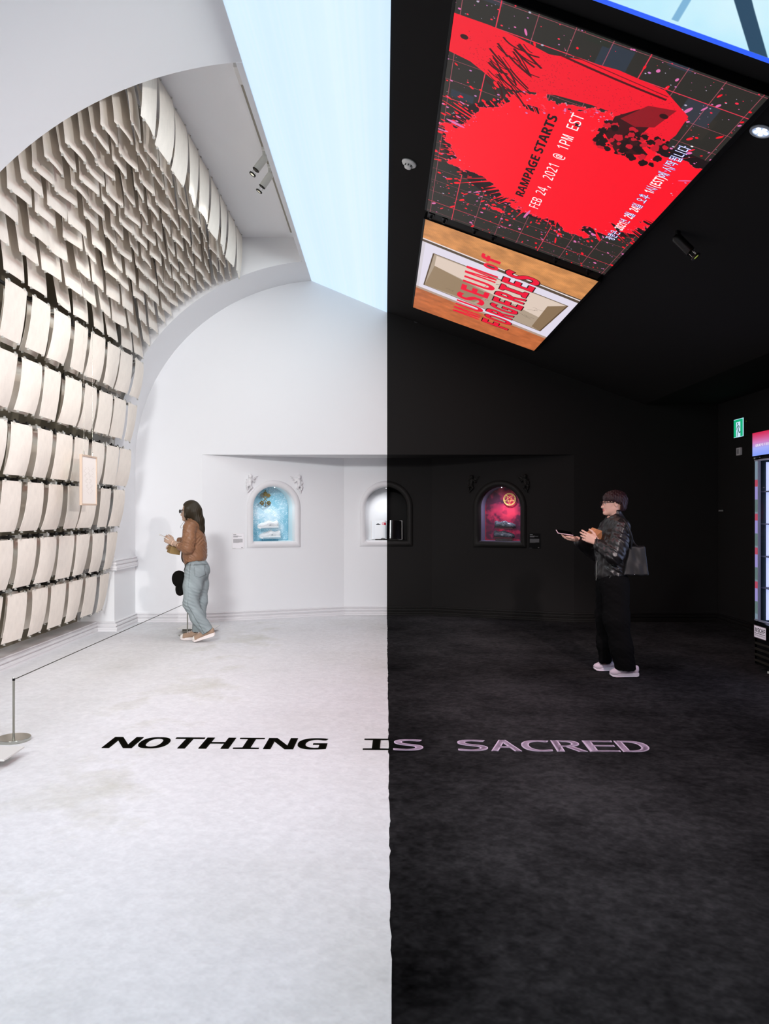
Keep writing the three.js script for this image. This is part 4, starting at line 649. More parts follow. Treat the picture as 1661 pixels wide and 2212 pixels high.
{ // the open book
  const t = place(thing('open_book', 'open book with one white page and one glossy black page, standing upright', 'book'), F2, N2 + 0.005, NICHE.sill + 0.012, -0.14); t.rotation.x = -0.12;
  const page = (sgn) => { const g = new THREE.BoxGeometry(0.222, 0.272, 0.014, 16, 1, 1), p = g.attributes.position; for (let i = 0; i < p.count; i++) { const u = Math.min(1, Math.max(0, (p.getX(i) + 0.111) / 0.222)); p.setZ(i, p.getZ(i) + 0.030 * Math.sin(Math.PI * Math.pow(u, 0.55)) - 0.012); p.setX(i, sgn * (0.003 + u * 0.222)); p.setY(i, p.getY(i) + 0.14 + 0.010 * Math.sin(Math.PI * Math.pow(u, 0.55)) * (p.getY(i) > 0 ? 1 : 0)); } if (sgn < 0) { const ix = g.index.array; for (let i = 0; i < ix.length; i += 3) [ix[i], ix[i + 1]] = [ix[i + 1], ix[i]]; } g.computeVertexNormals(); return g; };
  const left = canvasTex(256, 320, (g, W, H) => { g.fillStyle = '#f7fafc'; g.fillRect(0, 0, W, H); g.fillStyle = '#e23c50'; g.fillRect(8, 40, 66, 42); g.fillStyle = '#f2c6cc'; g.fillRect(40, 44, 30, 34); g.fillStyle = '#1b1b1d'; g.beginPath(); g.moveTo(102, 74); g.lineTo(128, 62); g.lineTo(146, 50); g.lineTo(160, 60); g.lineTo(182, 66); g.lineTo(176, 76); g.lineTo(104, 82); g.fill(); g.fillStyle = '#c9ced4'; g.fillRect(212, 10, 2, 300); });
  mesh('page', page(-1), mat(0xffffff, 0.6, { m: { map: left } }), t); mesh('page', page(1), mat(0x0a0b0c, 0.18, { spec: 0.9 }), t);
  mesh('cover', [rbox(0.232, 0.284, 0.004, 0.001, -0.118, 0.14, -0.022), rbox(0.232, 0.284, 0.004, 0.001, 0.118, 0.14, -0.022)], mat(0xe9e6e4, 0.5), t);
  mesh('rest', [tube([V(-0.09, 0.002, 0.02), V(-0.06, 0.012, 0.03), V(-0.02, 0.004, 0.02)], 0.004, 12, 6), tube([V(0.02, 0.004, 0.02), V(0.06, 0.012, 0.03), V(0.09, 0.002, 0.02)], 0.004, 12, 6), rbox(0.34, 0.012, 0.09, 0.002, 0, -0.005, 0)], darkMetal, t);
}
// small plaster angels above the niches
function angelGeo(flip) {
  const P = (x, y, z = 0.014) => V(x * flip, y, z);
  const f0 = blend(0.012, ellipsoid(P(-0.012, 0.085, 0.02), 0.025, 0.028, 0.024), ellipsoid(P(-0.015, 0.105, 0.016), 0.026, 0.017, 0.02), capsule(P(-0.008, 0.05), P(-0.022, -0.01), 0.024, 0.027, 0.8), capsule(P(-0.02, -0.02), P(-0.055, -0.045), 0.021, 0.014), capsule(P(-0.055, -0.045), P(-0.05, -0.085), 0.013, 0.009), capsule(P(-0.015, -0.02), P(0.005, -0.06), 0.02, 0.014), capsule(P(0.005, -0.06), P(-0.03, -0.095), 0.013, 0.008), capsule(P(-0.03, -0.095), P(-0.045, -0.125), 0.01, 0.007),
    capsule(P(0.012, 0.05), P(0.045, 0.02), 0.012, 0.009), capsule(P(-0.03, 0.045), P(-0.06, 0.01), 0.012, 0.009), capsule(P(-0.06, 0.01), P(-0.055, -0.02), 0.009, 0.007));
  const wing = blend(0.006, ...[0, 1, 2, 3, 4].map((i) => capsule(P(0.012, 0.065 - i * 0.004, 0.008), P(0.098 - i * 0.014, 0.098 - i * 0.024, 0.006), 0.010, 0.005)), ...[0, 1].map((i) => capsule(P(-0.03, 0.06, 0.008), P(-0.062, 0.05 - 0.02 * i, 0.006), 0.008, 0.005)));
  const f = (x, y, z) => Math.max(Math.min(smin(f0(x, y, z), wing(x, y, z), 0.006)) + 0.0016 * bump3(x * 60, y * 60, z * 60), -0.002 - z);
  return surfaceNets(f, V(-0.12, -0.15, -0.004), V(0.12, 0.14, 0.055), 0.003).scale(1.05, 1.05, 1.7);
}
{
  const gR = angelGeo(-1), gL = angelGeo(1), y = 1.93;
  for (const [F, s, g, m, label] of [[F1, N1 - 0.335, gL, whiteTrim, 'white plaster angel relief upper left of the blue niche'], [F1, N1 + 0.345, gR, whiteTrim, 'white plaster angel relief upper right of the blue niche'], [F3, N3 - 0.39, gL, blackTrim, 'black plaster angel relief upper left of the red niche'], [F3, N3 + 0.36, gR, blackTrim, 'black plaster angel relief upper right of the red niche']])
    mesh('figure', g, m, place(thing('angel_relief', label, 'relief'), F, s, y, 0.001));
}
// wall captions
function captionTex(dark) { return canvasTex(256, 330, (g, W, H) => { g.fillStyle = dark ? '#141414' : '#f4f2f4'; g.fillRect(0, 0, W, H); const ink = dark ? '#8a8a8c' : '#4a4a4a'; g.fillStyle = ink; g.fillRect(24, 22, 62, 9); g.fillRect(24, 52, 110, 4); g.fillRect(24, 62, 180, 4); g.fillRect(24, 72, 96, 9); let s = 5; const q = () => { s = (s * 16807) % 2147483647; return s / 2147483647; }; for (let i = 0; i < 10; i++) { let x = 24; while (x < (i === 9 ? 140 : 226)) { const w = 6 + 16 * q(); g.fillRect(x, 118 + i * 9, Math.min(w, 228 - x), 5); x += w + 3.5; } } g.fillRect(198, 306, 30, 10); g.fillRect(14, 322, 60, 3); }); }
for (const [F, s, dark, label] of [[F1, 0.2396 * F1.L, false, 'white text panel on the wall left of the blue niche'], [F3, 0.7362 * F3.L, true, 'black text panel on the wall right of the red niche']]) {
  const t = place(thing('text_panel', label, 'text panel'), F, s, 1.005, 0); mesh('board', rbox(0.17, 0.215, 0.008, 0.001, 0, 0.1075, 0.0042), dark ? blackTrim : plasticWhite, t); mesh('print', new THREE.PlaneGeometry(0.166, 0.211).translate(0, 0.1075, 0.0086), mat(0xffffff, 0.8, { spec: 0.1, m: { map: captionTex(dark) } }), t);
}

// ---------------------------------------------------------------- stanchions, cord, floor captions
function stanchion(label, x, z) {
  const t = thing('stanchion', label, 'stanchion', x, 0, z);
  mesh('base', new THREE.LatheGeometry([[0.001, 0], [0.106, 0], [0.108, 0.003], [0.108, 0.019], [0.106, 0.022], [0.001, 0.022]].map((p) => new THREE.Vector2(...p)), 48), steel, t);
  mesh('pole', cyl(0.0075, 0.0075, 0.385, 20).translate(0, 0.2145, 0), mat(0x9d9c92, 0.32, { m: { metalness: 0.9 } }), t);
  mesh('cord_clamp', cyl(0.0085, 0.0085, 0.016, 20).translate(0, 0.405, 0), blackPlastic, t); mesh('cap', new THREE.SphereGeometry(0.0078, 16, 8).translate(0, 0.414, 0), clipMetal, t);
}
const S1 = V(-2.468, 0, -5.315), S2 = V(-2.425, 0, -9.83);
stanchion('low steel stanchion with a round base at the left edge', S1.x, S1.z); stanchion('low steel stanchion behind the feet of the person in jeans', S2.x, S2.z);
tag(mesh('barrier_cord', rod(S1.clone().setY(0.404), S2.clone().setY(0.404), 0.0032, 0.0032, 8), mat(0x3b3a30, 0.6)), 'thin dark cord stretched low between the two steel stanchions', 'cord');
for (const [label, x0, x1, d0, d1] of [['low white caption plate on the carpet beside the left stanchion', -2.72, -2.235, 4.69, 4.96], ['low white caption plate on the carpet by the far stanchion', -2.585, -2.12, 9.98, 10.28]]) {
  const t = thing('floor_caption', label, 'caption stand', (x0 + x1) / 2, 0, -(d0 + d1) / 2), w = x1 - x0, d = d1 - d0; mesh('plate', rbox(w, 0.012, d, 0.003, 0, 0.06, 0), plasticWhite, t); mesh('foot', rbox(w * 0.6, 0.054, d * 0.45, 0.004, -w * 0.12, 0.027, 0), mat(0x77746c, 0.6), t);
}

// ---------------------------------------------------------------- right wall: exit sign, fittings, drinks fridge
const RW = RIGHT;
{
  const t = thing('exit_sign', 'green lit emergency exit sign with a running figure, on the right wall', 'exit sign', RW, 2.485, -10.31);
  mesh('case', rbox(0.048, 0.25, 0.30, 0.004, -0.024, 0.12, 0), mat(0x35332e, 0.5), t);
  const tex = canvasTex(300, 260, (g, W, H) => {
    g.fillStyle = '#b8f0ff'; g.fillRect(0, 0, W, H); g.fillStyle = '#12b07a'; g.fillRect(0, 8, W - 26, H - 16); g.fillStyle = '#cfe9ff'; g.fillRect(72, 42, 130, H - 50);
    g.strokeStyle = g.fillStyle = '#0b5f52'; g.lineCap = 'round'; g.lineJoin = 'round'; g.beginPath(); g.arc(118, 68, 15, 0, 7); g.fill(); const L = (w, ...p) => { g.lineWidth = w; g.beginPath(); p.forEach((q, i) => g[i ? 'lineTo' : 'moveTo'](...q)); g.stroke(); };
    L(24, [128, 98], [140, 150]); L(11, [126, 96], [98, 122], [82, 150]); L(11, [134, 96], [166, 104], [184, 134]); L(15, [138, 152], [112, 196], [104, 244]); L(15, [142, 152], [164, 196], [206, 190]);
  });
  const pg = new THREE.PlaneGeometry(0.285, 0.236).rotateY(-90 * R).translate(-0.0485, 0.12, 0); mesh('lit_panel', pg, new THREE.MeshStandardMaterial({ color: 0x101010, emissive: 0xffffff, emissiveMap: tex, emissiveIntensity: 1 }), t); mesh('indicator', new THREE.SphereGeometry(0.004, 8, 6).translate(-0.02, 0.19, 0.151), new THREE.MeshStandardMaterial({ color: 0x334411, emissive: 0x88aa22, emissiveIntensity: 0.6 }), t);
  const l = new THREE.RectAreaLight(0x66ffcc, 0.6, 0.28, 0.23); l.name = 'exit_sign_light'; l.position.set(-0.052, 0.12, 0); l.rotation.y = 90 * R; t.add(l);
}
{
  const t = thing('wall_switch', 'small pale wall box under the exit sign', 'switch', RW, 1.955 + 0.3, -10.37); mesh('plate', rbox(0.03, 0.1, 0.12, 0.006, -0.015, 0.05, 0), mat(0xd8d6d8, 0.5), t); mesh('rocker', rbox(0.006, 0.06, 0.05, 0.002, -0.032, 0.05, 0), mat(0xa09ea0, 0.5), t);
  const s = thing('door_plate', 'tiny pale nameplate low on the black right wall', 'sign', RW, 1.52, -10.95); const tex = canvasTex(128, 24, (g, W, H) => { g.fillStyle = '#1a1a19'; g.fillRect(0, 0, W, H); g.fillStyle = '#e8e6e0'; for (let i = 0; i < 9; i++) { g.fillRect(6 + i * 13, 4, 4, 16); g.fillRect(6 + i * 13, i % 2 ? 4 : 10, 10, 4); } });
  mesh('plate', rbox(0.006, 0.034, 0.17, 0.001, -0.003, 0.017, 0), blackPlastic, s); mesh('print', new THREE.PlaneGeometry(0.165, 0.03).rotateY(-90 * R).translate(-0.0065, 0.017, 0), mat(0xffffff, 0.7, { m: { map: tex } }), s);
}
{
  const FX = 3.58, DF = 7.745, DN = 6.1, W = DF - DN, t = thing('drinks_fridge', 'black glass-door drinks fridge with a lit pink and blue header at the right edge', 'fridge', FX, 0, -DF);
  // local: x into the fridge, z towards the viewer
  const blk = mat(0x0d0d0e, 0.35, { spec: 0.4 });
  mesh('cabinet', [rbox(0.78, 2.02, 0.05, 0.004, 0.40, 1.06, 0.025), rbox(0.78, 2.02, 0.04, 0.004, 0.40, 1.06, W - 0.02), rbox(0.03, 2.02, W, 0.004, 0.79, 1.06, W / 2), rbox(0.78, 0.4, W, 0.006, 0.40, 0.255, W / 2), rbox(0.78, 0.27, W, 0.006, 0.40, 2.16, W / 2), rbox(0.03, 1.54, 0.07, 0.003, 0.005, 1.25, 0.034)], blk, t);
  const head = canvasTex(1024, 160, (g, w, h) => { const a = g.createLinearGradient(0, 0, 0, h); a.addColorStop(0, '#d8224e'); a.addColorStop(0.42, '#d67fc0'); a.addColorStop(0.68, '#a9b2ff'); a.addColorStop(1, '#86a2ff'); g.fillStyle = a; g.fillRect(0, 0, w, h); g.fillStyle = '#fff'; g.font = 'bold 24px sans-serif'; let x = 40; for (const c of 'GRAPEFRUIT') { g.fillText(c, x, 98); x += 21; } });
  mesh('header', new THREE.PlaneGeometry(W, 0.222).rotateY(-90 * R).translate(-0.012, 2.171, W / 2), new THREE.MeshStandardMaterial({ color: 0x111111, emissive: 0xffffff, emissiveMap: head, emissiveIntensity: 0.95 }), t); mesh('header_case', rbox(0.02, 0.235, W + 0.03, 0.003, -0.0, 2.171, W / 2), blk, t);
  mesh('hinge', [rbox(0.02, 0.018, 0.035, 0.003, -0.014, 2.035, 0.045), rbox(0.012, 0.008, 0.12, 0.002, -0.01, 2.04, 0.1)], steel, t);
  const door = new THREE.Group(); door.name = 'door'; door.position.set(-0.012, 0.48, 0.068); t.add(door); const dh = 1.54, dw = W - 0.1, alu = mat(0xc4c8dc, 0.35, { m: { metalness: 0.5 } });
  const bands = canvasTex(32, 512, (g, w, h) => { g.fillStyle = '#8fa6b8'; g.fillRect(0, 0, w, h); for (let i = 0; i < 4; i++) { const y = 60 + i * 110; g.fillStyle = '#d8506c'; g.fillRect(0, y, w, 22); g.fillStyle = '#b4a8f2'; g.fillRect(0, y + 22, w, 42); g.fillStyle = '#6f8a88'; g.fillRect(0, y + 64, w, 40); } });
  mesh('side_strip', new THREE.PlaneGeometry(0.056, dh - 0.03).rotateY(-90 * R).translate(-0.0085, dh / 2, 0.030), new THREE.MeshStandardMaterial({ color: 0x333a44, roughness: 0.4, emissive: 0xffffff, emissiveMap: bands, emissiveIntensity: 0.62 }), door);
  mesh('frame', [box(-0.008, 0.012, 0, dh, 0, 0.060), box(-0.012, 0.012, 0, dh, 0.068, 0.078), box(-0.012, 0.012, 0, 0.014, 0, dw), box(-0.012, 0.012, dh - 0.014, dh, 0, dw), box(-0.012, 0.012, 0, dh, dw - 0.05, dw)], alu, door); mesh('glass', box(-0.004, 0.001, 0.014, dh - 0.014, 0.078, dw), glassPane, door);
  const inner = new THREE.MeshStandardMaterial({ color: 0xc8d4f0, emissive: new THREE.Color().setRGB(0.35, 0.45, 0.95), emissiveIntensity: 0.55, roughness: 0.6 });
  mesh('interior', [box(0.74, 0.76, 0.46, 2.02, 0.05, W - 0.05)], inner, t); mesh('side_lining', box(0.02, 0.74, 0.46, 2.02, 0.050, 0.056), mat(0x3a4a50, 0.5), t);
  mesh('light_strip', box(0.092, 0.19, 0.48, 2.0, 0.058, 0.066), new THREE.MeshStandardMaterial({ color: 0xffffff, emissive: new THREE.Color().setRGB(0.50, 0.58, 1), emissiveIntensity: 1.0 }), t);
  for (const y of [0.80, 1.10, 1.41, 1.72]) mesh('shelf', box(0.03, 0.72, y - 0.010, y, 0.067, W - 0.06), mat(0x7a8296, 0.4), t);
  const sign = canvasTex(256, 128, (g, w, h) => { g.fillStyle = '#e9dfea'; g.fillRect(0, 0, w, h); g.strokeStyle = '#6a5560'; g.lineWidth = 5; g.strokeRect(3, 3, w - 6, h - 6); g.fillStyle = '#141214'; g.font = 'bold 62px sans-serif'; g.save(); g.translate(16, 68); g.scale(222 / g.measureText('MSCHF').width, 1); g.fillText('MSCHF', 0, 0); g.restore(); g.fillRect(16, 78, 224, 6); g.font = '24px sans-serif'; g.save(); g.translate(18, 110); g.scale(218 / g.measureText('REFRIGERATION').width, 1); g.fillText('REFRIGERATION', 0, 0); g.restore(); });
  mesh('nameplate', new THREE.PlaneGeometry(0.24, 0.118).rotateY(-90 * R).translate(-0.0125, 0.374, 0.155), mat(0xffffff, 0.5, { m: { map: sign, emissive: 0xffffff, emissiveMap: sign, emissiveIntensity: 0.28 } }), t); mesh('nameplate_board', rbox(0.012, 0.126, 0.248, 0.002, -0.006, 0.374, 0.155), blk, t);
  for (let i = 0; i < 4; i++) mesh('grille_slat', rbox(0.018, 0.022, W - 0.1, 0.004, -0.006, 0.262 - i * 0.055, W / 2).rotateZ(0), mat(0x2c2a24, 0.4), t);
  for (const [x, z] of [[0.05, 0.22], [0.7, 0.22], [0.05, W - 0.15], [0.7, W - 0.15]]) mesh('foot', [cyl(0.022, 0.026, 0.02, 16).translate(x, 0.01, z), cyl(0.01, 0.01, 0.05, 12).translate(x, 0.04, z)], steel, t);
  const l = new THREE.RectAreaLight(new THREE.Color(0.55, 0.66, 1), 2.0, W * 0.8, 1.4); l.name = 'fridge_light'; l.position.set(-0.03, 1.25, W / 2); l.rotation.y = 90 * R; t.add(l);
}

// ---------------------------------------------------------------- people
const mergeColored = (list) => mergeGeometries(list.map((g) => { g = g.clone(); for (const k of Object.keys(g.attributes)) if (!['position', 'normal', 'color'].includes(k)) g.deleteAttribute(k); return g; }));
const headField = (c, s, male, tilt = 0) => {
  const cs = Math.cos(tilt), sn = Math.sin(tilt), P = (x, y, z) => V(x, y, z);
  const soft = blend(0.03, ellipsoid(P(0.012, 0.035, 0), 0.094, 0.099, 0.075), ellipsoid(P(-0.032, -0.028, 0), 0.060, 0.084, 0.060), capsule(P(0.02, -0.05, 0.044), P(-0.066, -0.094, 0.010), 0.022, 0.019), capsule(P(0.02, -0.05, -0.044), P(-0.066, -0.094, -0.010), 0.022, 0.019));
  const fine = [capsule(P(-0.083, 0.012, 0), P(-0.107, -0.034, 0), 0.0075, 0.0115), ellipsoid(P(-0.094, -0.037, 0), 0.012, 0.009, 0.017), capsule(P(-0.082, 0.021, -0.032), P(-0.084, 0.020, 0.032), 0.010, 0.010), ellipsoid(P(-0.090, -0.058, 0), 0.009, 0.006, 0.02), ellipsoid(P(-0.088, -0.071, 0), 0.010, 0.007, 0.018), ellipsoid(P(-0.080, -0.096, 0), 0.017, 0.016, 0.020)];
  const face = blend(0.012, soft, ...fine), sockets = [1, -1].map((k) => ellipsoid(P(-0.092, 0.003, k * 0.031), 0.013, 0.010, 0.017)), eyes = [1, -1].map((k) => ellipsoid(P(-0.072, 0.002, k * 0.031), 0.012, 0.011, 0.0125));
  const ears = [1, -1].map((k) => { const o = ellipsoid(P(0.018, -0.004, k * 0.074), 0.019, 0.032, 0.010, 0.2), i = ellipsoid(P(0.013, -0.003, k * 0.085), 0.011, 0.021, 0.009, 0.2); return (x, y, z) => Math.max(o(x, y, z), -i(x, y, z)); });
  const neck = capsule(P(0.022, -0.05, 0), P(0.052, -0.22, 0), male ? 0.056 : 0.047, male ? 0.06 : 0.052);
  return (x, y, z) => {
    const dx = (x - c.x) / s, dy = (y - c.y) / s, dz = (z - c.z) / s, ux = dx * cs + dy * sn, uy = -dx * sn + dy * cs;
    let d = face(ux, uy, dz); for (const k of sockets) { const e = -k(ux, uy, dz); const h = Math.max(0.012 - Math.abs(d - e), 0) / 0.012; d = Math.max(d, e) + h * h * 0.003; } for (const k of eyes) d = Math.min(d, k(ux, uy, dz)); for (const k of ears) d = smin(d, k(ux, uy, dz), 0.008);
    return s * smin(d, neck(ux, uy, dz), 0.03);
  };
};
const headColor = (c, s, skin, lip) => (x, y, z, t) => { const ux = (x - c.x) / s, uy = (y - c.y) / s, uz = (z - c.z) / s; t.copy(skin); if (ux < -0.079 && uy < -0.054 && uy > -0.077 && Math.abs(uz) < 0.022) t.copy(lip); if (ux < -0.068 && uy > 0.020 && uy < 0.031 && Math.abs(uz) > 0.012 && Math.abs(uz) < 0.052) t.setRGB(0.03, 0.022, 0.016); if (ux < -0.070 && Math.abs(uy - 0.002) < 0.008 && Math.abs(Math.abs(uz) - 0.031) < 0.012) { t.setRGB(0.45, 0.42, 0.4); if (Math.hypot(uy - 0.002, Math.abs(uz) - 0.031) < 0.006) t.setRGB(0.01, 0.008, 0.006); } };
// a hand: wrist at w, fingers run along f, palm faces n, thumb leaves the palm on side s; curl in degrees per joint for each finger
function handField(w, f, n, s, curl, thumb, k = 1) {
  f = f.clone().normalize(); n = n.clone().addScaledVector(f, -n.dot(f)).normalize(); const sd = s.clone().addScaledVector(f, -s.dot(f)).addScaledVector(n, -s.dot(n)).normalize();
  const at = (a, b, c) => w.clone().addScaledVector(f, a * k).addScaledVector(sd, b * k).addScaledVector(n, c * k), parts = [], tips = [w.clone()];
  const roots = [[0.088, 0.029], [0.092, 0.009], [0.088, -0.011], [0.080, -0.030]], len = [0.072, 0.080, 0.074, 0.058];
  parts.push(blend(0.02, ...roots.map((r) => capsule(at(0.0, r[1] * 0.55, 0), at(r[0], r[1], 0), 0.0155 * k, 0.0115 * k)), capsule(at(0.02, 0.02, 0.008), at(0.055, 0.036, 0.012), 0.016 * k, 0.012 * k)));
  roots.forEach((r, i) => {
    let p = at(r[0], r[1], 0), a = 0; const spread = (1.5 - i) * 0.05; const pts = [p]; [0.46, 0.3, 0.24].forEach((q, j) => { a += curl[i] * (j ? 1.05 : 0.85) * R; p = p.clone().addScaledVector(f, Math.cos(a) * len[i] * q * k).addScaledVector(n, Math.sin(a) * len[i] * q * k).addScaledVector(sd, spread * len[i] * q * k); pts.push(p); });
    parts.push(chain(pts, [0.0092 * k, 0.0085 * k, 0.0078 * k, 0.0066 * k], 0.006)); tips.push(...pts);
  });
  let p = at(0.022, 0.030, 0.010); const pts = [p]; [[0.034, thumb[0]], [0.032, thumb[1]], [0.026, thumb[2]]].forEach(([l, a]) => { p = p.clone().addScaledVector(f, Math.cos(a * R) * l * k).addScaledVector(sd, Math.sin(a * R) * l * 0.8 * k).addScaledVector(n, Math.sin(a * R) * l * 0.6 * k); pts.push(p); }); parts.push(chain(pts, [0.0135 * k, 0.0108 * k, 0.0095 * k, 0.0075 * k], 0.008)); tips.push(...pts);
  const field = (x, y, z) => { let d = parts[0](x, y, z); for (let i = 1; i < 5; i++) d = Math.min(d, smin(d, parts[i](x, y, z), 0.006)); return smin(d, parts[5](x, y, z), 0.01); };
  const b = new THREE.Box3().setFromPoints(tips).expandByScalar(0.035 * k); return { field, b, at };
}
const solid = (f, b, cell, color) => surfaceNets(f, b.min, b.max, cell, color);
const B3 = (x0, y0, z0, x1, y1, z1) => new THREE.Box3(V(x0, y0, z0), V(x1, y1, z1));
const folds = (f, amp, fx, fy, fz, ph = 0) => (x, y, z) => f(x, y, z) + amp * (bump3(x * fx + ph, y * fy, z * fz) + 0.6 * bump3(x * fx * 2.1 + 5 + ph, y * fy * 2.3, z * fz * 1.9));
const cutBelow = (f, yAt) => (x, y, z) => Math.max(f(x, y, z), yAt(x, z) - y);

// ---- a woman walking towards the papers, phone and box in hand
{
  const root = thing('person', 'person in brown leather jacket and light blue jeans, holding a phone and a box', 'person', -2.217, 0, -9.40);
  const s = 8.378e-4, W = (zx, zy, z = 0) => V((zx - 700) * s, (2112 - zy) * s, z);
  const skin = new THREE.Color().setRGB(0.42, 0.29, 0.215), lip = new THREE.Color().setRGB(0.36, 0.13, 0.11), one = (c) => (x, y, z, t) => t.copy(c);
  const hc = W(607, 294), hs = 0.92, head = headField(hc, hs, false, 0.06);
  const near = handField(W(402, 728, 0.10), V(-0.86, 0.52, -0.18), V(0.05, -0.15, -1), V(0.4, 1, 0), [34, 38, 40, 42], [40, 12, -5]), far = handField(W(440, 742, -0.06), V(-0.95, -0.12, 0.25), V(-0.1, -0.92, 0.2), V(0, 0.1, 1), [22, 24, 26, 28], [35, 15, 0]);
  const torso = blend(0.05, capsule(W(650, 500), W(668, 930), 0.085, 0.095, 1.45), capsule(W(690, 1000), W(715, 1120), 0.105, 0.115, 1.3)), arms = blend(0.02, chain([W(650, 520, 0.16), W(645, 800, 0.21), W(405, 727, 0.10)], [0.05, 0.042, 0.030], 0.02), chain([W(650, 520, -0.16), W(610, 800, -0.2), W(440, 742, -0.06)], [0.05, 0.042, 0.030], 0.02)), legs = blend(0.02, chain([W(705, 1140, 0.085), W(650, 1590, 0.09), W(880, 1960, 0.085)], [0.085, 0.05, 0.036]), chain([W(715, 1140, -0.085), W(735, 1560, -0.09), W(705, 2010, -0.09)], [0.085, 0.05, 0.036]));
  const body = blend(0.03, torso, arms, legs, capsule(W(650, 480), W(640, 420), 0.05, 0.046));
  mesh('body', mergeColored([solid(body, B3(-0.35, 0.02, -0.3, 0.3, 1.45, 0.3), 0.013, one(skin)), solid(head, B3(hc.x - 0.125, hc.y - 0.20, -0.1, hc.x + 0.13, hc.y + 0.145, 0.1), 0.0034, headColor(hc, hs, skin, lip)), solid(near.field, near.b, 0.0026, one(skin)), solid(far.field, far.b, 0.0026, one(skin))]), cmat(0.55, { spec: 0.4 }), root);
  // hair
  const faceEdge = (x, y, z) => W(536 + Math.max(0, (300 - (2112 - y / s)) * -0.12), 0).x + 0.25 * Math.max(0, 0.05 - Math.abs(z)) * 0 - x;
  const hairTop = blend(0.03, ellipsoid(W(654, 282), 0.100, 0.118, 0.086), ellipsoid(W(620, 232), 0.090, 0.083, 0.083)), hairFall = chain([W(690, 300), W(735, 430), W(768, 540), W(800, 615)], [0.078, 0.062, 0.040, 0.010], 0.04, 1.25), lock = chain([W(585, 250, 0.068), W(560, 350, 0.066), W(580, 420, 0.058)], [0.022, 0.020, 0.010], 0.02), lock2 = chain([W(585, 250, -0.068), W(560, 350, -0.066), W(580, 420, -0.058)], [0.022, 0.020, 0.010], 0.02);
  const hair = (x, y, z) => { const d = blend(0.03, hairTop, hairFall, lock, lock2)(x, y, z) + 0.0011 * Math.sin((x * 1.0 + Math.abs(z) * 0.25) * 430 + 1.1 * Math.sin(y * 22 + z * 9)) * Math.min(1, Math.max(0, (hc.y + 0.09 - y) * 8)); const e = W(553, 0).x - 1.5 * Math.max(0, y - W(0, 222).y) + (y < hc.y - 0.05 ? (hc.y - 0.05 - y) * 0.45 : 0) - x; return Math.max(d, e); };
  mesh('hair', solid(hair, B3(-0.2, 1.2, -0.14, 0.16, 1.68, 0.14), 0.0048), mat(0x2b2418, 0.5, { spec: 0.5 }), root);
  // sunglasses
  const gy = hc.y + 0.004, gx = hc.x - 0.108; const specs = new THREE.Group(); specs.name = 'sunglasses'; root.add(specs);
  for (const k of [-1, 1]) { mesh('lens', new THREE.SphereGeometry(0.026, 20, 12).scale(0.22, 0.92, 1).translate(gx, gy, k * 0.031), mat(0x0f0d0b, 0.15, { spec: 0.8 }), specs); mesh('temple', rod(V(gx + 0.004, gy + 0.010, k * 0.058), V(hc.x + 0.015, gy + 0.008, k * 0.073), 0.0022), mat(0x2a1c14, 0.4), specs); }
  mesh('bridge', rod(V(gx, gy + 0.006, -0.012), V(gx, gy + 0.006, 0.012), 0.002), mat(0x2a1c14, 0.4), specs);
  mesh('glasses_cord', tube([W(575, 395, 0.066), W(545, 440, 0.07), W(500, 500, 0.06), W(496, 520, 0.05), W(525, 518, 0.04)], 0.0016, 24, 6), mat(0x3a2c20, 0.6), root);
  // jacket
  const shell = blend(0.06, capsule(W(655, 520), W(664, 760), 0.098, 0.125, 1.4), capsule(W(664, 760), W(672, 940), 0.125, 0.128, 1.38), capsule(W(650, 500, -0.13), W(650, 500, 0.13), 0.07), capsule(W(735, 640), W(770, 900), 0.06, 0.055, 2));
  const slN = chain([W(655, 520, 0.165), W(655, 690, 0.20), W(640, 790, 0.215), W(528, 770, 0.165)], [0.075, 0.072, 0.068, 0.048], 0.03), slF = chain([W(650, 520, -0.165), W(620, 780, -0.21), W(445, 712, -0.09)], [0.075, 0.066, 0.045], 0.03), collar = chain([W(625, 425, 0.0), W(655, 470, 0)], [0.062, 0.085], 0.02, 1.05), neckHole = capsule(W(600, 330), W(632, 440), 0.064, 0.045);
  const hem = (x, z) => { const u = Math.max(0, Math.min(1, (x - W(505, 0).x) / (330 * s))); return W(0, 1050 - 70 * u - 34 * Math.sin(Math.PI * u) * Math.min(1, Math.abs(z) / 0.12) * (u > 0.35 ? 1 : 0.3)).y; };
  const jf = folds((x, y, z) => Math.max(cutBelow((a, b, c) => smin(smin(smin(shell(a, b, c), slN(a, b, c), 0.022), slF(a, b, c), 0.022), collar(a, b, c), 0.03), hem)(x, y, z), -neckHole(x, y, z)), 0.005, 16, 21, 13);
  const creases = (x, y, z) => { let d = jf(x, y, z); const e = W(655, 745, 0.2), r = Math.hypot(x - e.x, y - e.y); if (z > 0.08 && r < 0.11) d += 0.0055 * Math.sin((y - e.y + 0.35 * (x - e.x) + 1.6 * (x - e.x) * (x - e.x) * 6) * 175 + 1.2 * Math.sin(x * 60)) * (1 - r / 0.11) * Math.min(1, Math.max(0.15, (x - e.x) * 12 + 0.7)); const b = W(775, 700, 0.15), rb = Math.hypot(x - b.x, y - b.y); if (rb < 0.07 && z > 0.03) d += 0.004 * Math.sin((y * 0.6 - x) * 190) * (1 - rb / 0.07); return d; };
  mesh('jacket', solid(creases, B3(-0.25, 0.85, -0.32, 0.16, 1.46, 0.32), 0.0062), mat(0x866148, 0.38, { spec: 0.55 }), root);
  mesh('shirt', solid(cutBelow(capsule(W(615, 560), W(616, 930), 0.088, 0.105, 0.75), () => W(0, 1015).y), B3(-0.24, 0.88, -0.12, 0.08, 1.36, 0.12), 0.009), mat(0x17130f, 0.8), root);
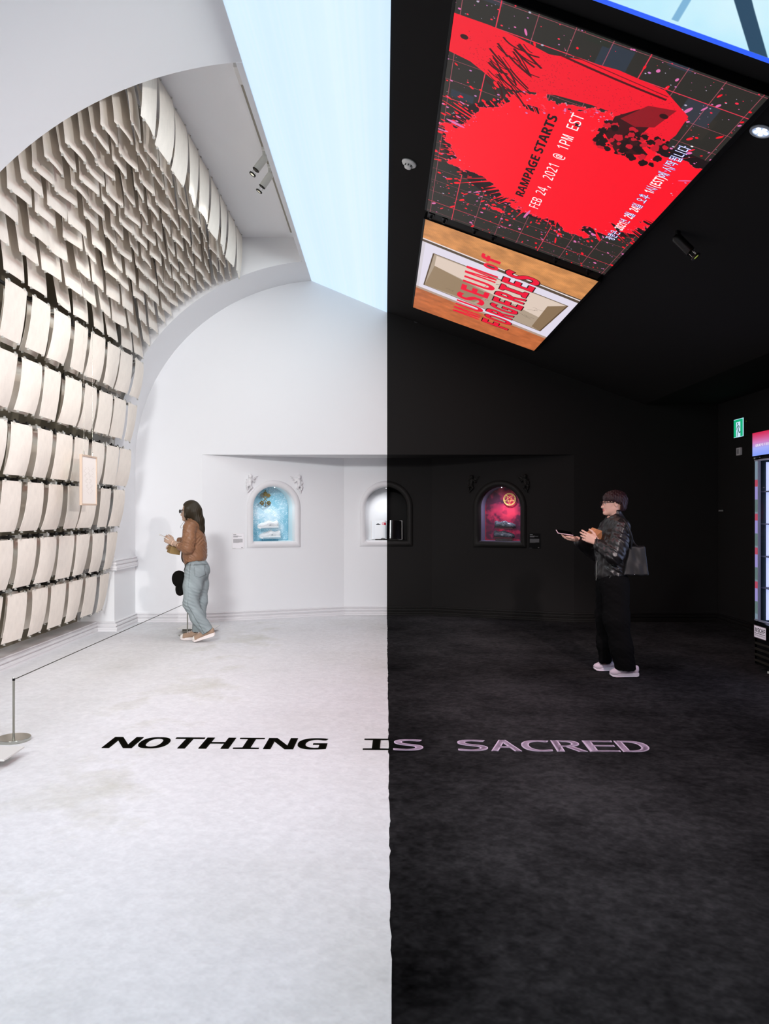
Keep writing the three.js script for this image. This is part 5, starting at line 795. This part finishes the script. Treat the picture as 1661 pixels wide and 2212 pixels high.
  mesh('cuff', [0].map(() => new THREE.TorusGeometry(0.045, 0.005, 8, 28).applyQuaternion(new THREE.Quaternion().setFromUnitVectors(V(0, 0, 1), W(640, 790, 0.215).sub(W(528, 770, 0.165)).normalize())).translate(...W(523, 770, 0.163).toArray())), mat(0xc9a58a, 0.6), root);
  mesh('bracelet', new THREE.TorusGeometry(0.032, 0.004, 8, 28).applyQuaternion(new THREE.Quaternion().setFromUnitVectors(V(0, 0, 1), W(520, 765, 0.16).sub(W(405, 727, 0.10)).normalize())).translate(...W(420, 733, 0.109).toArray()), mat(0xe3c4ae, 0.5), root);
  // jeans with pocket, seams and fades
  const legN = chain([W(705, 1130, 0.08), W(675, 1330, 0.088), W(648, 1570, 0.092), W(745, 1760, 0.09), W(872, 1945, 0.085)], [0.118, 0.105, 0.082, 0.078, 0.074], 0.04), legF = chain([W(715, 1130, -0.08), W(728, 1330, -0.088), W(735, 1560, -0.09), W(715, 1780, -0.09), W(703, 1975, -0.09)], [0.115, 0.098, 0.078, 0.072, 0.070], 0.04), hips = blend(0.05, capsule(W(680, 965), W(705, 1110), 0.116, 0.132, 1.22), ellipsoid(W(770, 1120), 0.098, 0.10, 0.15));
  const jeans0 = (x, y, z) => { let d = smin(smin(hips(x, y, z), legN(x, y, z), 0.03), legF(x, y, z), 0.03); d = Math.max(d, y - W(0, 935).y); const ankleN = W(872, 1945), ux = x - ankleN.x, uy = y - ankleN.y; if (z > 0) d = Math.max(d, (ux * 0.55 - uy * 0.83) - 0.018); else d = Math.max(d, W(0, 1995).y - y); return d; };
  const inPocket = (x, y, z) => { const p = W(795, 1100); return z > 0.02 && Math.abs(x - p.x + (y - p.y) * 0.12) < 0.052 && y < p.y + 0.07 && y > p.y - 0.085 + Math.abs(x - p.x) * 0.5; };
  const jeansF = (x, y, z) => { let d = folds(jeans0, 0.0032, 15, 19, 12, 3)(x, y, z); for (const [kx, ky, amp, rad] of [[640, 1590, 0.005, 0.13], [760, 1420, 0.004, 0.1], [850, 1860, 0.006, 0.1], [600, 1130, 0.004, 0.08]]) { const p = W(kx, ky), r = Math.hypot(x - p.x, y - p.y); if (r < rad) d += amp * Math.sin((y * 1.0 + x * 0.45) * 150) * (1 - r / rad); } return inPocket(x, y, z) ? d - 0.003 : d; };
  const denim = (x, y, z, t) => { const n = 0.5 + 0.5 * bump3(x * 16, y * 13, z * 15), v = 0.27 + 0.10 * n; t.setRGB(v * 0.86, v * 1.0, v * 1.03); const zy = 2112 - y / s, zx = 700 + x / s, seam = 668 - Math.max(0, zy - 1000) * 0.06 + (zy > 1580 ? (zy - 1580) * 0.62 : 0); if (z > 0.03 && Math.abs(zx - seam) < 6) t.multiplyScalar(0.55); if (z > 0 && (inPocket(x, y, z) !== inPocket(x + 0.006, y, z) || inPocket(x, y, z) !== inPocket(x, y + 0.006, z))) t.multiplyScalar(0.66); if (z > 0.02 && Math.abs(zy - 1030) < 5) t.multiplyScalar(0.6); { const fade = Math.exp(-(((zx - 640) / 62) ** 2) - (((zy - 1370) / 190) ** 2)) * (z > 0.02 ? 1 : 0); t.lerp(new THREE.Color(0.40, 0.47, 0.48), 0.6 * fade); }; };
  mesh('jeans', solid(jeansF, B3(-0.16, 0.06, -0.2, 0.24, 0.98, 0.21), 0.0062, denim), cmat(0.85, { spec: 0.2 }), root);
  const soleW = mat(0xe9e0dd, 0.6), canvasTan = cmat(0.8, { spec: 0.2 }), tan = (x, y, z, t) => { t.setRGB(0.36, 0.25, 0.18); if (x < -0.098) t.setRGB(0.8, 0.76, 0.72); };
  for (const [x, y, z, rz] of [[W(838, 0).x, 0.040, 0.085, 17], [W(612, 0).x, 0.004, -0.09, 0]]) { const g = new THREE.Group(); g.name = 'shoe'; g.position.set(x, y, z); g.rotation.z = rz * R; root.add(g); shoeParts(g, 0.28, { sole: soleW, upper: canvasTan, color: tan, lace: soleW, heel: 0.04 }); }
  mesh('strap', tube([W(655, 985, 0.145), W(610, 1010, 0.150), W(580, 1070, 0.13), W(560, 1112, 0.10)], 0.0035, 16, 6), mat(0x1a1714, 0.7), root);
  // what is held
  const at = (v) => root.position.clone().add(v);
  const cap = thing('baseball_cap', 'black baseball cap hanging by a strap at the hip of the person in jeans', 'cap'); cap.position.copy(at(W(490, 1260, 0.06)));
  const dome = ellipsoid(V(-0.004, 0.02, 0), 0.088, 0.104, 0.07, 0.25), inner = ellipsoid(V(0.02, 0.01, 0), 0.084, 0.098, 0.062, 0.25), domeF = (x, y, z) => Math.max(dome(x, y, z), x - 0.062);
  const capBlack = mat(0x0f0e0c, 0.85, { spec: 0.15 }); mesh('crown', solid(domeF, B3(-0.12, -0.12, -0.09, 0.09, 0.15, 0.09), 0.0045), capBlack, cap);
  const brim = ellipsoid(V(0.008, -0.095, 0), 0.060, 0.098, 0.050); mesh('brim', solid((x, y, z) => Math.max(brim(x, y, z), Math.abs(z - 0.035 + 6 * (x - 0.008) ** 2) - 0.0055), B3(-0.08, -0.21, -0.03, 0.09, 0.03, 0.06), 0.004), capBlack, cap); mesh('button', new THREE.SphereGeometry(0.007, 12, 8).translate(-0.088, 0.03, 0), capBlack, cap);
  const phone = thing('phone', 'pale phone held out by the person in jeans', 'phone'); phone.position.copy(at(W(282, 655, 0.055))); phone.rotation.set(-0.22, -0.2, -0.52); const pw = mat(0xd9d5cf, 0.3);
  mesh('body', rbox(0.15, 0.009, 0.074, 0.004), pw, phone); mesh('screen', rbox(0.142, 0.0015, 0.067, 0.0006, 0, 0.0048, 0), mat(0x16181c, 0.1, { spec: 0.8 }), phone); mesh('camera', rbox(0.026, 0.003, 0.026, 0.001, -0.055, -0.0055, 0.018), mat(0x6d6a64, 0.4), phone);
  const carton = mat(0x93794f, 0.8), b1 = thing('carton', 'small brown cardboard box held under the phone by the person in jeans', 'box'); b1.position.copy(at(W(392, 832, 0.005))); b1.rotation.set(0.15, 0.55, -0.28);
  mesh('box', rbox(0.125, 0.085, 0.105, 0.002), carton, b1); mesh('flap', [box(-0.0626, 0.0626, 0.0425, 0.0435, -0.001, 0.052), box(-0.063, -0.0622, 0.004, 0.042, 0.012, 0.05)], mat(0x86693f, 0.8), b1);
}

// ---- a man standing on the black carpet, phone in one hand and box in the other
{
  const root = thing('person', 'person in black leather jacket, glasses and white shoes, holding out a phone', 'person', 2.213, 0, -7.45);
  const s = 8.588e-4, M = (zx, zy, z = 0) => V((zx - 850) * s, (2122 - zy) * s, z), one = (c) => (x, y, z, t) => t.copy(c);
  const skin = new THREE.Color().setRGB(0.56, 0.35, 0.28), lip = new THREE.Color().setRGB(0.48, 0.15, 0.14), hc = M(747, 262), hs = 0.90, head = headField(hc, hs, true, 0.02);
  const near = handField(M(538, 668, 0.13), V(-0.90, 0.42, -0.12), V(0.15, 0.1, -1), V(0.35, 1, 0.1), [14, 20, 26, 30], [50, 30, 10], 1.05), far = handField(M(398, 655, -0.13), V(-0.93, 0.16, 0.05), V(0.12, 0.95, 0.30), V(0.1, 0.3, 1), [16, 20, 24, 30], [28, 10, -4], 1.05);
  const body = blend(0.03, capsule(M(780, 500), M(760, 960), 0.10, 0.105, 1.5), capsule(M(750, 1000), M(745, 1130), 0.11, 0.115, 1.3), chain([M(780, 510, 0.18), M(700, 800, 0.22), M(540, 668, 0.13)], [0.055, 0.045, 0.032]), chain([M(760, 510, -0.18), M(640, 800, -0.22), M(400, 655, -0.13)], [0.055, 0.045, 0.032]), chain([M(750, 1150, 0.09), M(770, 1560, 0.09), M(850, 2040, 0.08)], [0.09, 0.055, 0.04]), chain([M(740, 1150, -0.1), M(740, 1560, -0.11), M(720, 2000, -0.16)], [0.09, 0.055, 0.04]), capsule(M(775, 480), M(765, 400), 0.056, 0.056));
  mesh('body', mergeColored([solid(body, B3(-0.45, 0.02, -0.32, 0.2, 1.48, 0.32), 0.014, one(skin)), solid(head, B3(hc.x - 0.125, hc.y - 0.2, -0.1, hc.x + 0.13, hc.y + 0.145, 0.1), 0.0032, headColor(hc, hs, skin, lip)), solid(near.field, near.b, 0.0026, one(skin)), solid(far.field, far.b, 0.0026, one(skin))]), cmat(0.5, { spec: 0.4 }), root);
  // hair
  const hairM = blend(0.03, ellipsoid(M(785, 212), 0.108, 0.086, 0.087), ellipsoid(M(838, 265), 0.060, 0.085, 0.076), ellipsoid(M(728, 205), 0.062, 0.052, 0.078)), yF = M(0, 238).y, xE = M(822, 0).x;
  const hairF = (x, y, z) => { const edge = Math.min(yF + 0.007 * Math.sin(x * 190 + z * 150) - 0.003 * Math.sin(x * 510) - y - Math.max(0, Math.min(0.06, x - M(720, 0).x)) * 0.32, Math.max(xE - x, M(0, 345).y - y)); return Math.max(hairM(x, y, z) + 0.0013 * Math.sin((x * 1.0 + Math.abs(z) * 0.3) * 400 + 1.5 * Math.sin(y * 30 + z * 20)) + 0.004 * bump3(x * 36, y * 30, z * 36), edge); };
  mesh('hair', solid(hairF, B3(-0.2, 1.38, -0.11, 0.08, 1.78, 0.11), 0.0042), mat(0x261417, 0.5, { spec: 0.6 }), root);
  const specs = new THREE.Group(); specs.name = 'glasses'; root.add(specs); const gx = hc.x - 0.098, gy = hc.y + 0.002, wire = mat(0x1a0f10, 0.3);
  for (const k of [-1, 1]) { mesh('rim', new THREE.TorusGeometry(0.022, 0.0016, 6, 24).scale(1.1, 0.85, 1).rotateY(90 * R).translate(gx, gy, k * 0.031), wire, specs); mesh('temple', rod(V(gx, gy + 0.008, k * 0.056), V(hc.x + 0.02, gy + 0.010, k * 0.071), 0.0022), wire, specs); }
  mesh('bridge', rod(V(gx, gy + 0.004, -0.010), V(gx, gy + 0.004, 0.010), 0.0016), wire, specs);
  // jacket
  const shell = blend(0.06, capsule(M(775, 520), M(745, 760), 0.108, 0.138, 1.42), capsule(M(745, 760), M(735, 1010), 0.138, 0.142, 1.36), capsule(M(780, 505, -0.15), M(780, 505, 0.15), 0.078)), slN = chain([M(785, 520, 0.185), M(735, 690, 0.225), M(690, 800, 0.235), M(560, 705, 0.16)], [0.082, 0.086, 0.085, 0.056], 0.03), slF = chain([M(765, 520, -0.185), M(640, 800, -0.235), M(430, 690, -0.145)], [0.082, 0.082, 0.052], 0.03), collar = chain([M(772, 370), M(778, 470)], [0.066, 0.098], 0.02, 1.05), hole = chain([M(735, 290), M(764, 420)], [0.075, 0.056]);
  const jf = (x, y, z) => { let d = smin(smin(smin(shell(x, y, z), slN(x, y, z), 0.022), slF(x, y, z), 0.022), collar(x, y, z), 0.03); d = Math.max(d, M(0, 1105).y + 0.30 * (x - M(570, 0).x) - y, -hole(x, y, z)); d += 0.007 * bump3(x * 15 + 1, y * 19, z * 13) + 0.003 * bump3(x * 31, y * 27 + 3, z * 25); for (const [kx, ky, kz] of [[670, 790, 0.2], [760, 560, 0.2], [560, 710, 0.16], [720, 950, 0.15]]) { const p = M(kx, ky, kz), r = Math.hypot(x - p.x, y - p.y); if (z > 0 && r < 0.11) d += 0.0045 * Math.sin((y + 0.55 * x) * 110 + 9 * z + 2 * bump3(x * 20, y * 20, z * 20)) * (1 - r / 0.11); } return d; };
  const leather = mat(0x161516, 0.40, { spec: 0.9 }); mesh('jacket', solid(jf, B3(-0.42, 0.83, -0.36, 0.2, 1.54, 0.36), 0.0062), leather, root);
  mesh('zip', tube([M(575, 880, 0.03), M(566, 1000, 0.03), M(562, 1092, 0.03)], 0.003, 12, 6), steel, root);
  mesh('watch', [new THREE.TorusGeometry(0.033, 0.005, 8, 24).applyQuaternion(new THREE.Quaternion().setFromUnitVectors(V(0, 0, 1), V(-0.9, 0.25, -0.2).normalize())).translate(...M(528, 662, 0.135).toArray()), rbox(0.026, 0.032, 0.010, 0.003, ...M(526, 655, 0.168).toArray())], mat(0x151518, 0.25, { spec: 0.8 }), root);
  // trousers
  const lN = chain([M(750, 1120, 0.09), M(760, 1500, 0.095), M(815, 1800, 0.09), M(860, 2030, 0.085)], [0.128, 0.112, 0.098, 0.094], 0.05), lF = chain([M(740, 1120, -0.09), M(725, 1500, -0.11), M(722, 1800, -0.14), M(722, 1985, -0.17)], [0.125, 0.100, 0.080, 0.062], 0.05), hp = capsule(M(735, 1000), M(745, 1120), 0.13, 0.14, 1.25);
  mesh('trousers', solid(folds((x, y, z) => Math.max(smin(smin(hp(x, y, z), lN(x, y, z), 0.03), lF(x, y, z), 0.03), y - M(0, 990).y, M(0, z > -0.03 ? 2045 : 2035).y - y), 0.0045, 12, 15, 11, 7), B3(-0.24, 0.05, -0.28, 0.14, 1.0, 0.24), 0.0085), mat(0x0b0b0c, 0.9, { spec: 0.1 }), root);
  const wS = mat(0xddd2dc, 0.6), wU = mat(0xc9b9c6, 0.7); for (const [x, z] of [[M(848, 0).x, 0.08], [M(722, 0).x + 0.035, -0.21]]) { const g = new THREE.Group(); g.name = 'shoe'; g.position.set(x, 0.004, z); root.add(g); shoeParts(g, 0.272, { sole: wS, upper: wU, lace: wS }); mesh('sock', capsuleGeo(0.034, 0.05).translate(0.055, 0.09, 0), mat(0xb8bcd0, 0.9), g); }
  // what is held and carried
  const at = (v) => root.position.clone().add(v);
  const phone = thing('phone', 'dark-screened phone with a pale rim held out by the person in black', 'phone'); phone.position.copy(at(M(255, 580, -0.10))); phone.rotation.set(0.42, 0.08, -0.20); mesh('body', rbox(0.155, 0.0095, 0.075, 0.004), mat(0xd7b9c4, 0.35), phone); mesh('screen', rbox(0.148, 0.0015, 0.069, 0.0006, 0, 0.005, 0), mat(0x050506, 0.08, { spec: 0.8 }), phone);
  const b = thing('carton', 'small brown cardboard box held against the chest of the person in black', 'box'); b.position.copy(at(M(530, 612, 0.045))); b.rotation.set(0.45, 0.75, 0.22); mesh('box', rbox(0.12, 0.085, 0.105, 0.002), mat(0xb07a55, 0.8), b); mesh('flap', [box(-0.0605, 0.0605, 0.0425, 0.0434, -0.001, 0.052)], mat(0x9c6a48, 0.8), b);
  const bag = thing('tote_bag', 'soft black leather tote bag on the shoulder of the person in black', 'bag'); bag.position.copy(at(M(935, 870, 0.13)));
  const bagShape = (x, y, z) => { const w = 0.060 + 0.16 * (0.12 - y), q = [Math.abs(x + 0.12 * (y + 0.13) * -0.35) - w, Math.abs(y) - 0.118, Math.abs(z) - (0.052 + 0.03 * (0.12 - y))]; return Math.hypot(Math.max(q[0], 0), Math.max(q[1], 0), Math.max(q[2], 0)) + Math.min(0, Math.max(...q)) - 0.016 + 0.006 * bump3(x * 17, y * 9, z * 15); };
  const bl = mat(0x17181a, 0.52, { spec: 0.6 }); mesh('body', solid(bagShape, B3(-0.17, -0.16, -0.13, 0.19, 0.16, 0.13), 0.006), bl, bag);
  const rel = (zx, zy, z) => M(zx, zy, z).sub(M(935, 870, 0.13)); for (const [a, z] of [[0, 0.19], [26, 0.06]]) mesh('strap', tube([rel(880 + a, 745, z), rel(862 + a * 0.4, 640, 0.25), rel(828, 520, 0.275), rel(800, 440, 0.215), rel(818, 470, 0.13), rel(905 + a, 640, 0.07), rel(985 + a * 0.5, 742, z)], 0.009, 40, 8), bl, bag);
  mesh('stud', [new THREE.SphereGeometry(0.005, 10, 8).translate(...rel(1040, 1005, 0.2).toArray()), new THREE.SphereGeometry(0.005, 10, 8).translate(...rel(900, 1008, 0.24).toArray())], steel, bag);
}
function capsuleGeo(r, h) { return new THREE.CapsuleGeometry(r, h, 6, 16); }
renderer.render(scene, camera);
